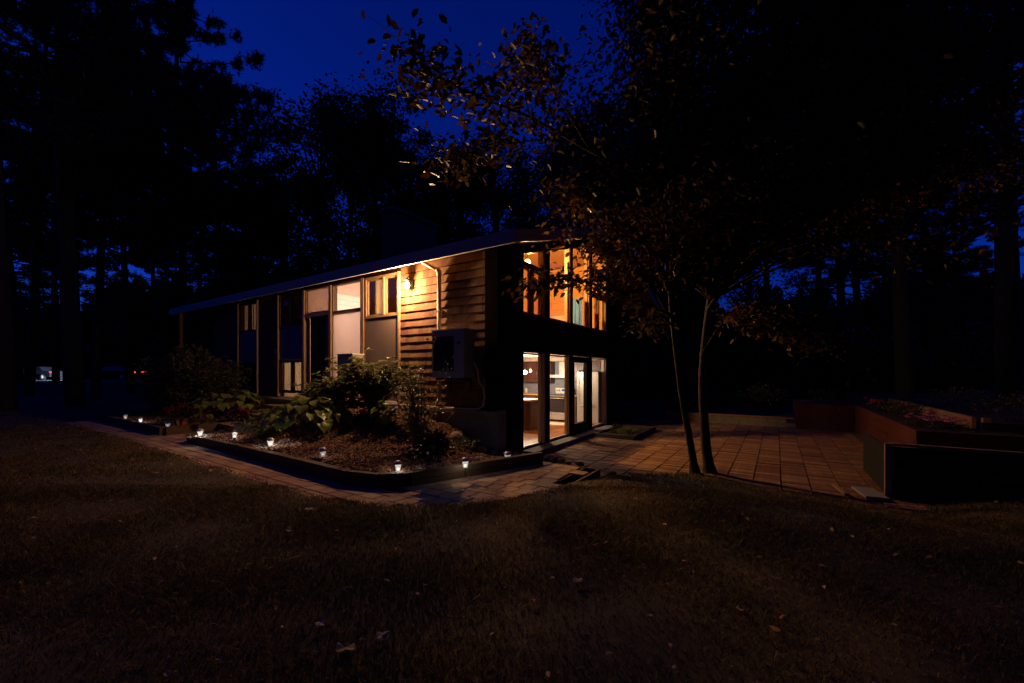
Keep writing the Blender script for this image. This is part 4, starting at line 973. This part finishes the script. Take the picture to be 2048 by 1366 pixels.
named = [
 br([(1343,640,7.1),(1300,570,6.9),(1240,515,6.6),(1190,490,6.4)]),
 br([(1342,630,7.1),(1270,600,6.8),(1180,566,6.3),(1110,560,5.9),(1050,572,5.6)]),
 br([(1345,650,7.1),(1290,610,6.8),(1240,580,6.5),(1190,545,6.2)], .02),
 br([(1322,420,7.0),(1250,345,6.2),(1160,290,5.5),(1060,235,4.9),(960,195,4.4),(870,150,4.1),(820,105,3.9)], .030, .005),
 br([(1322,430,7.0),(1250,390,6.8),(1180,372,6.6),(1130,390,6.4)], .022),
 br([(1120,275,5.3),(1040,285,4.9),(960,300,4.6),(890,330,4.4)], .012, .004),
 br([(1060,235,4.9),(1045,170,4.8),(1030,120,4.7)], .010, .004),
 br([(1180,300,6.3),(1120,200,6.2),(1080,130,6.1),(1060,90,6.1)], .016, .004),
 br([(1417,620,7.2),(1455,560,7.0),(1500,470,6.8),(1580,400,6.6),(1700,340,6.4),(1850,300,6.3)], .05, .01),
 br([(1409,720,7.2),(1460,630,7.0),(1520,620,6.7),(1600,670,6.4)], .022),
 br([(1409,700,7.2),(1450,640,6.9),(1490,640,6.6),(1560,640,6.3),(1640,690,6.1)], .018),
 br([(1345,690,7.1),(1320,650,6.9),(1300,640,6.7),(1290,660,6.6)], .012),
 br([(1432,520,7.2),(1390,470,7.0),(1380,400,6.9),(1370,330,6.8)], .03),
 br([(1437,460,7.2),(1500,400,7.3),(1580,300,7.4),(1680,200,7.4)], .04, .01),
]
LP = []; LD = []; LS = []; TW = MB()
def sprinkle(pts, n, spread, s=.115, start=.35):
    L = len(pts)-1
    for k in range(n):
        f = start+(1-start)*rnd.random()**.8; i = min(int(f*L), L-1); p = pts[i].lerp(pts[i+1], f*L-i); d = (pts[i+1]-pts[i]).normalized()
        LP.append(p+Vector((rnd.gauss(0, spread), rnd.gauss(0, spread), rnd.gauss(-spread*.15, spread*.65))))
        LD.append((d.x*.5+rnd.gauss(0,.7), d.y*.5+rnd.gauss(0,.7), rnd.gauss(-.25,.45))); LS.append(s*rnd.uniform(.55, 1.15))
        if k % 9 == 0: q_ = LP[-1]; TW.tube([p, p.lerp(q_, .5)+Vector((0,0,.03)), q_], [.005, .0035, .002], 3, False)
for pts, n_, sp in zip(named, (600,420,240,620,500,260,70,600,1000,500,520,160,400,800), (.19,.12,.13,.18,.2,.15,.13,.24,.3,.16,.16,.14,.22,.4)): sprinkle(pts, n_, sp)
# upper crown: branches to points spread through the crown
def crown_branch(px, py, t):
    src = TL[0] if rnd.random() < .5 else TR[0]; s = src[rnd.randint(int(len(src)*.5), len(src)-6)]; e = at(px, py, t)
    if e.z < s.z+.3: s = src[int(len(src)*.5)]
    mid = s.lerp(e, .5)+Vector((rnd.gauss(0,.2), rnd.gauss(0,.2), .25)); pts = bez([s, mid, e], 5); BR.append((pts, [.024*(1-i/len(pts))+.005 for i in range(len(pts))])); return pts
targets = []
while len(targets) < 190:
    px, py = rnd.uniform(1080, 2120), rnd.uniform(-330, 470)
    t = rnd.uniform(5.0, 9.5)
    if px < 1260 and py < 330-1.9*(px-1080): continue
    if px < 1160 and py > 420: continue
    if px > 1580 and py > 330 and rnd.random() < .8: continue
    targets.append((px, py, t))
for a in targets: sprinkle(crown_branch(*a), 290, .42, .11, .40)
for k in range(26): sprinkle(crown_branch(rnd.uniform(1170, 1560), rnd.uniform(380, 520), rnd.uniform(6.2, 8.3)), 60, .26, .10, .5)
tubes_object('branch', BR, M['bark'], gt)
TW.build('twigs', M['bark'], gt, kind='stuff')
link('crown', leaves('crown', [tuple(p) for p in LP], LD, LS, M['leaf_tree'], .62, .2, .2), gt)

# ---- pines
def pine_parts(seed, H, hc, Wd, dense=1.0, trunk_r=.22, tuft=.27):
    r = random.Random(seed); br_ = [([(0,0,-.5),(0,0,H*.35),(r.uniform(-.2,.2),r.uniform(-.2,.2),H*.7),(0,0,H)], [trunk_r*1.1,trunk_r*.8,trunk_r*.5,.04])]
    P = []; D = []
    z = hc
    while z < H-.3:
        f = (z-hc)/(H-hc); L0 = Wd*(1-f)**.75*(.55+.45*min(1, f*6+.2))
        for k in range(r.randint(3, 5)):
            a = r.uniform(0, 6.283); L = L0*r.uniform(.35, 1.3); up = r.uniform(-.28,.42)+.35*f
            p0 = Vector((0,0,z+r.uniform(-.3,.3))); p2 = p0+Vector((math.cos(a)*L, math.sin(a)*L, L*up)); p1 = p0.lerp(p2, .55)+Vector((0,0,-.04*L))
            br_.append(([p0, p1, p2], [.05*(L/5+.3), .03, .01]))
            nsub = int(5+L*3.2)
            for q in range(nsub):
                g = r.uniform(.25, 1); b = p0.lerp(p1, g/.55) if g < .55 else p1.lerp(p2, (g-.55)/.45)
                sa = a+r.choice((-1,1))*r.uniform(.5,1.3); sl = r.uniform(.3,1.0)*(1.1-.5*g)*L*.28
                for w in range(int((6+sl*10)*1.2*dense*min(1, .14+2.6*f))):
                    h = r.random(); P.append((b.x+math.cos(sa)*sl*h, b.y+math.sin(sa)*sl*h, b.z+.10*sl*h+r.gauss(.04,.14)))
                    D.append((math.cos(sa)*.8+r.gauss(0,.5), math.sin(sa)*.8+r.gauss(0,.5), r.gauss(.35,.45)))
        z += r.uniform(.45, .8)*(H/22)
    N = len(P); P = np.array(P); D = unit(np.array(D)); K = 5
    V = []
    for k in range(K):
        d = unit(D+rng.normal(size=(N, 3))*.55); s = unit(np.cross(d, rng.normal(size=(N, 3)))); ln = tuft*rng.uniform(.6, 1.2, (N, 1)); V.append(np.stack([P-s*.026, P+s*.026, P+d*ln], 1))
    V = np.concatenate(V)
    b = MB()
    for pts, rr in br_: b.tube(pts, rr, 8 if rr[0] > .2 else 4, False)
    return b.mesh('trunk', M['pinebark']), fastmesh('crown', V, 3, M['needle'], [(0,1,2)])
PINES = [pine_parts(1, 26, 9.5, 7.0, 1.5), pine_parts(2, 24, 5.5, 5.2, 1.5), pine_parts(3, 22, 6.0, 4.6, 1.2), pine_parts(4, 30, 10.5, 7.5, 1.6, .33)]
def pine(v, px, t, lab, s=1.0, rz_=None, zb=.4, grp='pine trees around the house'):
    p = at(px, 745, t); o = thing('pine_tree', lab, 'pine tree', (p.x, p.y, zb), grp, (0,0,rz_ if rz_ is not None else rnd.uniform(0, 6.28))); o.scale = (s, s, s); o.rotation_euler[0] = R(rnd.uniform(-2.2, 2.2)); o.rotation_euler[1] = R(rnd.uniform(-2.2, 2.2))
    link('trunk', PINES[v][0], o); link('crown', PINES[v][1], o); return o
pine(3, 6, 14.5, 'large pine trunk cut by the left edge of the picture', 1.0)
pine(3, 150, 18.5, 'thick pine trunk standing in front of the lit road on the left')
pine(1, 112, 32, 'slimmer pine behind the road side trunks at far left'); pine(2, 192, 23, 'thin straight pine just right of the thick left trunk')
pine(0, 368, 26, 'tall pine whose crown slopes against the open sky left of centre', 1.12); pine(0, 455, 33, 'pine filling the gap behind the far eave', .95); pine(1, 300, 38, 'pine far behind the evergreen shrub', 1.0); pine(1, 40, 34, 'far pine at the left behind the edge trunk')
pine(0, 262, 31, 'broad pine behind the thin left trunks', 1.1); pine(0, 400, 40, 'pine farther back left of the far eave', 1.05); pine(0, 58, 27, 'tall pine overhanging the top left corner', 1.15)
for px, t, v, s, lab in ((1690,24,1,1.05,'slim pine right of the garden tree'),(1727,25,1,1.0,'second slim pine close beside the first on the right'),(1812,17,3,.9,'thick dark pine trunk on the right'),(2015,13,3,.85,'nearest pine at the right edge'),(1640,30,0,1.0,'pine behind the garden tree crown'),(1900,34,1,.9,'thin pine in the open sky gap on the right'),(1540,28,0,.95,'pine hidden behind the garden tree stems'),(2040,20,0,.9,'pine just outside the right edge crown'),(1760,36,0,1.0,'farther pine between the right hand trunks'),(1400,34,0,.9,'pine behind the garden tree trunks')):
    pine(v, px, t, lab, s)
# ---- broadleaf trees behind the house
def decid_parts(seed, H, hc, Wd, n, leaf=.22):
    r = random.Random(seed); b = MB(); b.tube([(0,0,-.5),(.1,0,H*.4),(-.1,.1,H*.75)], [.3,.2,.08], 8)
    P = []; D = []
    cl = []
    for k in range(52):
        f = r.random(); z = hc+(H-hc)*f; R_ = Wd*math.sin(math.pi*min(.97, .18+.8*f))**.6*math.sqrt(r.random()); a = r.uniform(0, 6.28)
        c = Vector((math.cos(a)*R_, math.sin(a)*R_, z)); cl.append((c, r.uniform(.5, 1.2))); b.tube([(0,0,min(z*.8, H*.7)), c.lerp(Vector((0,0,z)), .5), c], [.07,.04,.012], 4, False)
    for k in range(n):
        c, rr = cl[k % len(cl)]; d = Vector((r.gauss(0,1), r.gauss(0,1), r.gauss(0,.75)))*rr*.66; P.append(tuple(c+d)); D.append((r.gauss(0,1), r.gauss(0,1), r.gauss(-.2,.6)))
    return b.mesh('trunk', M['pinebark']), leaves('crown', P, D, leaf*rng.uniform(.6, 1.2, n), M['leaf_decid'], .7, .2)
DEC = [decid_parts(21, 20, 5, 4.6, 15500, .25), decid_parts(22, 18, 4, 4.2, 14500, .25), decid_parts(23, 21, 6, 3.8, 14000, .25)]
for k, (px, t, top, lab) in enumerate(((640,31,238,'broadleaf tree at the left end of the roof line'),(700,33,240,'rounded broadleaf tree behind the roof left of the chimney'),(792,30,222,'highest pointed broadleaf tree above the chimney'),(850,32,300,'broadleaf tree right of the chimney below open sky'),(920,29,330,'broadleaf tree behind the middle of the roof'),(990,34,300,'broadleaf tree behind the near roof end'),(1060,30,330,'broadleaf tree behind the gable peak'),(1140,33,290,'broadleaf tree above the gable window'),(1220,30,250,'broadleaf tree behind the garden tree left stem'),(570,36,330,'broadleaf tree between pines and far roof'),(750,36,300,'second row broadleaf tree behind the chimney'),(1300,34,200,'tall broadleaf tree behind the garden tree crown'),(880,38,330,'second row broadleaf tree right of the chimney'),(500,34,400,'low broadleaf tree beyond the far eave'),(1500,36,330,'broadleaf tree right of the garden tree stems'))):
    v = k % 3; Hn = (20,18,21)[v]; H = (745-top)/F*t*1.06+1.3; p = at(px, 745, t); o = thing('broadleaf_tree', lab, 'tree', (p.x, p.y, .3), 'broadleaf trees behind the house', (0,0,rnd.uniform(0,6.28))); o.scale = (H/Hn*1.05, H/Hn*1.05, H/Hn)
    link('trunk', DEC[v][0], o); link('crown', DEC[v][1], o)
# ---- far wood reading as one mass
n = 90000
u = rng.uniform(-1.75, 1.6, n); t = rng.uniform(52, 75, n); top = 13.0+2.5*np.sin(u*7)+1.6*np.sin(u*19+1)+1.0*np.sin(u*43)
z = .3+(top)*rng.uniform(0, 1, n)**.8
X = u*t; n2 = 42000; sgn = rng.choice([-1.0, 1.0], n2)
X = np.concatenate([X, sgn*rng.uniform(66, 90, n2)]); t = np.concatenate([t, np.where(rng.uniform(0, 1, n2) < .6, rng.uniform(-12, 36, n2), rng.uniform(50, 74, n2))]); z = np.concatenate([z, .3+15*rng.uniform(0, 1, n2)])
f_ = (t > 50) & (np.arange(len(t)) >= n); X = np.where(f_, np.sign(X)*rng.uniform(80, 190, len(t)), X); n = len(t)
P = np.stack([CAM.x+X*CY-SY*t, CAM.y+X*SY+CY*t, z], 1)
link('far_woods', leaves('far_woods', P, rand_dirs(n), rng.uniform(.8, 1.7, n), M['leaf_decid'], .8, .2), kind='stuff', label='dark distant woodland beyond the road and garden', category='woods')
# unseen wood added behind the viewpoint to block blue sky light
n = 60000; a = rng.uniform(R(150)+YAW, R(390)+YAW, n); rr = rng.uniform(20, 34, n)
P = np.stack([CAM.x+np.cos(a)*rr, CAM.y+np.sin(a)*rr, .2+24*rng.uniform(0, 1, n)], 1)
ok = ((P[:, 0]-CAM.x)*-SY+(P[:, 1]-CAM.y)*CY) < 3.0
P = P[ok]
link('woodland', leaves('woodland', P, rand_dirs(len(P)), rng.uniform(1.0, 2.0, len(P)), M['leaf_decid'], .8, .2), kind='stuff', label='unseen wood added on the near sides to block sky light', category='woods')
# undergrowth right, between terrace and pines
n = 26000; u = rng.uniform(.25, 1.6, n); t = rng.uniform(22, 34, n); top = 3.8+.9*np.sin(u*11)+.5*np.sin(u*29)
P = np.stack([CAM.x+(u*CY-SY)*t, CAM.y+(u*SY+CY)*t, .3+top*rng.uniform(0, 1, n)], 1)
link('undergrowth', leaves('undergrowth', P, rand_dirs(n), rng.uniform(.25, .5, n), M['leaf_decid'], .7, .2), kind='stuff', label='dark undergrowth behind the terrace', category='undergrowth')

# ------------------------------------------------------------------ fallen leaves and twigs on the lawn
def dead_leaf(m, lobes):
    b = MB(); n = 20; ring = []
    for k in range(n):
        a = 6.283*k/n; r_ = (.40+.13*abs(math.cos(a*lobes/2))+.10*math.sin(k*7.3+lobes)) if lobes else .36+.05*math.sin(k*2.1); ring.append((math.cos(a)*r_*1.25, math.sin(a)*r_, .12*math.sin(a*2+1)+.1*math.cos(a*3)))
    b.v = [(0,0,-.03)]+ring+[(-.6,-.012,0),(-.6,.012,0),(-1.0,.0,.1)]; b.f = [(0,1+k,1+(k+1)%n) for k in range(n)]+[(n+1,n+2,n+3)]; b.sm = [False]*len(b.f); return b.mesh('fallen_leaf', m)
DL = [dead_leaf(M['dead'], 5), dead_leaf(M['deadpale'], 7), dead_leaf(M['deadred'], 0), dead_leaf(M['deadpale'], 0)]
FL = [(620,1025,1,.13,'large pale lobed leaf just below the path edge'),(578,1068,3,.11,'pale folded leaf left of the lobed leaf below the path'),(424,945,0,.12,'curled brown leaf against the path edge'),(315,950,3,.07,'small pale leaf near the path on the left lawn'),(205,1048,2,.11,'reddish leaf on the left lawn'),(168,1003,2,.08,'orange leaf near the left path curve'),(222,1007,3,.07,'pale thin leaf right of the orange leaf at left'),(692,1308,0,.13,'large curled oak leaf near the bottom of the lawn'),(765,1284,1,.09,'pale star shaped leaf right of the curled oak leaf'),(642,1258,1,.08,'pale split leaf above the curled oak leaf'),(1155,1172,1,.10,'pale shredded leaf in the middle of the lawn'),(1105,1166,3,.06,'small pale leaf left of the shredded leaf'),(1385,1152,2,.08,'red brown leaf below the garden tree'),(1066,1213,2,.07,'rust leaf left of centre low on the lawn'),(1190,1098,2,.08,'dark red leaf above the shredded leaf'),(1272,1004,3,.08,'pale leaf close below the garden tree'),(1290,996,0,.06,'brown leaf beside the pale leaf under the tree'),(350,1103,3,.06,'yellowish leaf low on the left lawn'),(1640,1140,0,.08,'brown leaf on the right lawn'),(1788,1262,3,.05,'small yellow leaf at lower right'),(1010,1015,3,.07,'pale leaf at the path edge in shade'),(1300,1243,3,.05,'tiny pale leaf at lower centre'),(1345,1348,3,.06,'yellow leaf at the bottom edge'),(530,990,2,.07,'orange leaf beside the path'),(90,1140,2,.07,'dark orange leaf at far left'),(790,1106,0,.05,'small brown leaf in the shadowed lawn'),(850,1180,3,.05,'pale speck leaf mid lawn left'),(1480,1230,0,.06,'brown leaf below right of the tree')]
for k, (px, py, v, s, lab) in enumerate(FL):
    p = gpt(px, py); o = link('fallen_leaf', DL[v], None, p+Vector((0,0,.036)), (rnd.uniform(-.1,.35), rnd.uniform(-.2,.2), rnd.uniform(0,6.28)), label=lab, category='fallen leaf', group='leaves fallen on the lawn'); o.scale = (s*.62,)*3
u = rng.uniform(-1.3, 1.3, 700); t = np.sqrt(rng.uniform(2.0, 110, 700)); x = CAM.x+(u*CY-SY)*t; y = CAM.y+(u*SY+CY)*t
k_ = ((~lawn_edge_side(x, y)) & (y < 1)) | ((x > .5) & (x < 6.4) & (y > .2) & (y < 9)); x, y = x[k_], y[k_]
z = np.maximum(gz(x, y)+.03, np.where((x > .05) & (x < 6.5) & (y > .1), -.105, -9))
lt = leaves('leaf_litter', np.stack([x, y, z], 1), rand_dirs(len(x))*np.array([1, 1, .35]), rng.uniform(.02, .055, len(x)), M['dead'], .6, .3, .1)
link('leaf_litter', lt, kind='stuff', label='small dry leaves scattered over lawn and patio', category='leaf litter')
for a, b, lab in (((548,1145),(600,1125),'thin bare twig on the left lawn'), ((672,1200),(705,1190),'short twig low in the middle lawn'), ((930,1230),(960,1205),'pale crooked twig left of centre at the bottom')):
    p, q = gpt(*a), gpt(*b); tag(MB().tube([p+Vector((0,0,.05)), p.lerp(q,.5)+Vector((.02,.01,.065)), q+Vector((0,0,.05))], [.006,.005,.002], 5).build('twig', M['deadpale']), lab, 'twig')

# ------------------------------------------------------------------ cars on the road, far lamp
def car(lab, X, t, face):
    p = frame_pt(X, t, .87); c = thing('car', lab, 'car', p, 'cars on the road', (0,0,YAW+(0 if face > 0 else math.pi)))
    prof = [(-2.2,.35),(-2.25,.75),(-2.1,.95),(-1.5,1.0),(-.9,1.42),(.45,1.45),(1.15,1.02),(2.0,.88),(2.25,.65),(2.2,.32)]
    n = len(prof); b = MB(); vs = [(x, s*(.88 if z < 1.05 else .68), z) for s in (-1, 1) for x, z in prof]
    b.add(vs, [tuple(range(n))[::-1], tuple(range(n, 2*n))]+[(i, (i+1)%n, n+(i+1)%n, n+i) for i in range(n)]); b.build('body', M['carpaint'], c)
    for s in (-1, 1): MB().add([(-1.3,s*.80,1.06),(.95,s*.80,1.06),(.42,s*.705,1.38),(-.85,s*.705,1.38)], [(0,1,2,3)]).build('side_window', M['darkglass'], c)
    for x in (-1.4, 1.4):
        for s in (-1, 1):
            w = MB().tube([(x, s*.74, .33), (x, s*.92, .33)], .33, 18).build('wheel', M['rubber'], c); MB().tube([(x, s*.921, .33), (x, s*.93, .33)], .2, 14).build('rim', M['steel'], w)
    for s in (-.62, .62):
        MB().ball((2.2, s, .70), .11, (.5, 1.4, .8)).build('headlight', emit('headlight', (.55, .75, 1), 5), c); MB().box(-2.30, -2.0, s-.22, s+.22, .78, .90).build('taillight', emit('taillight', (1, .04, .03), 4), c)
    return c
car('dark car with glowing red taillights left of the thick pine trunk', -51.2, 43.5, -1); car('dark car with headlights on between the thick pine trunk and the evergreen shrub', -41.4, 42.2, -1)
l_ = bpy.data.lights.new('headlight_beam', 'SPOT'); l_.energy = 9000; l_.color = (.75, .85, 1); l_.spot_size = R(60); l_.shadow_soft_size = .1
lo = bpy.data.objects.new('headlight_beam', l_); COL.objects.link(lo); lo.location = frame_pt(-43.9, 42.0, 1.6); lo.rotation_euler = (R(80), 0, YAW+R(90))
yl = thing('yard_lamp', 'tiny distant white lamp between the dark trunks on the right', 'lamp', at(1655, 745, 50)-Vector((0,0,1.3)))
MB().tube([(0,0,0),(0,0,6.0)], .06).build('pole', M['blackmetal'], yl); MB().ball((0,0,6.15), .2, (1.5,1,.6)).build('lamp_head', emit('distant lamp', (.8, .85, 1), 5), yl)
print('shingles', ns, 'verts', sum(len(m_.vertices) for m_ in bpy.data.meshes))
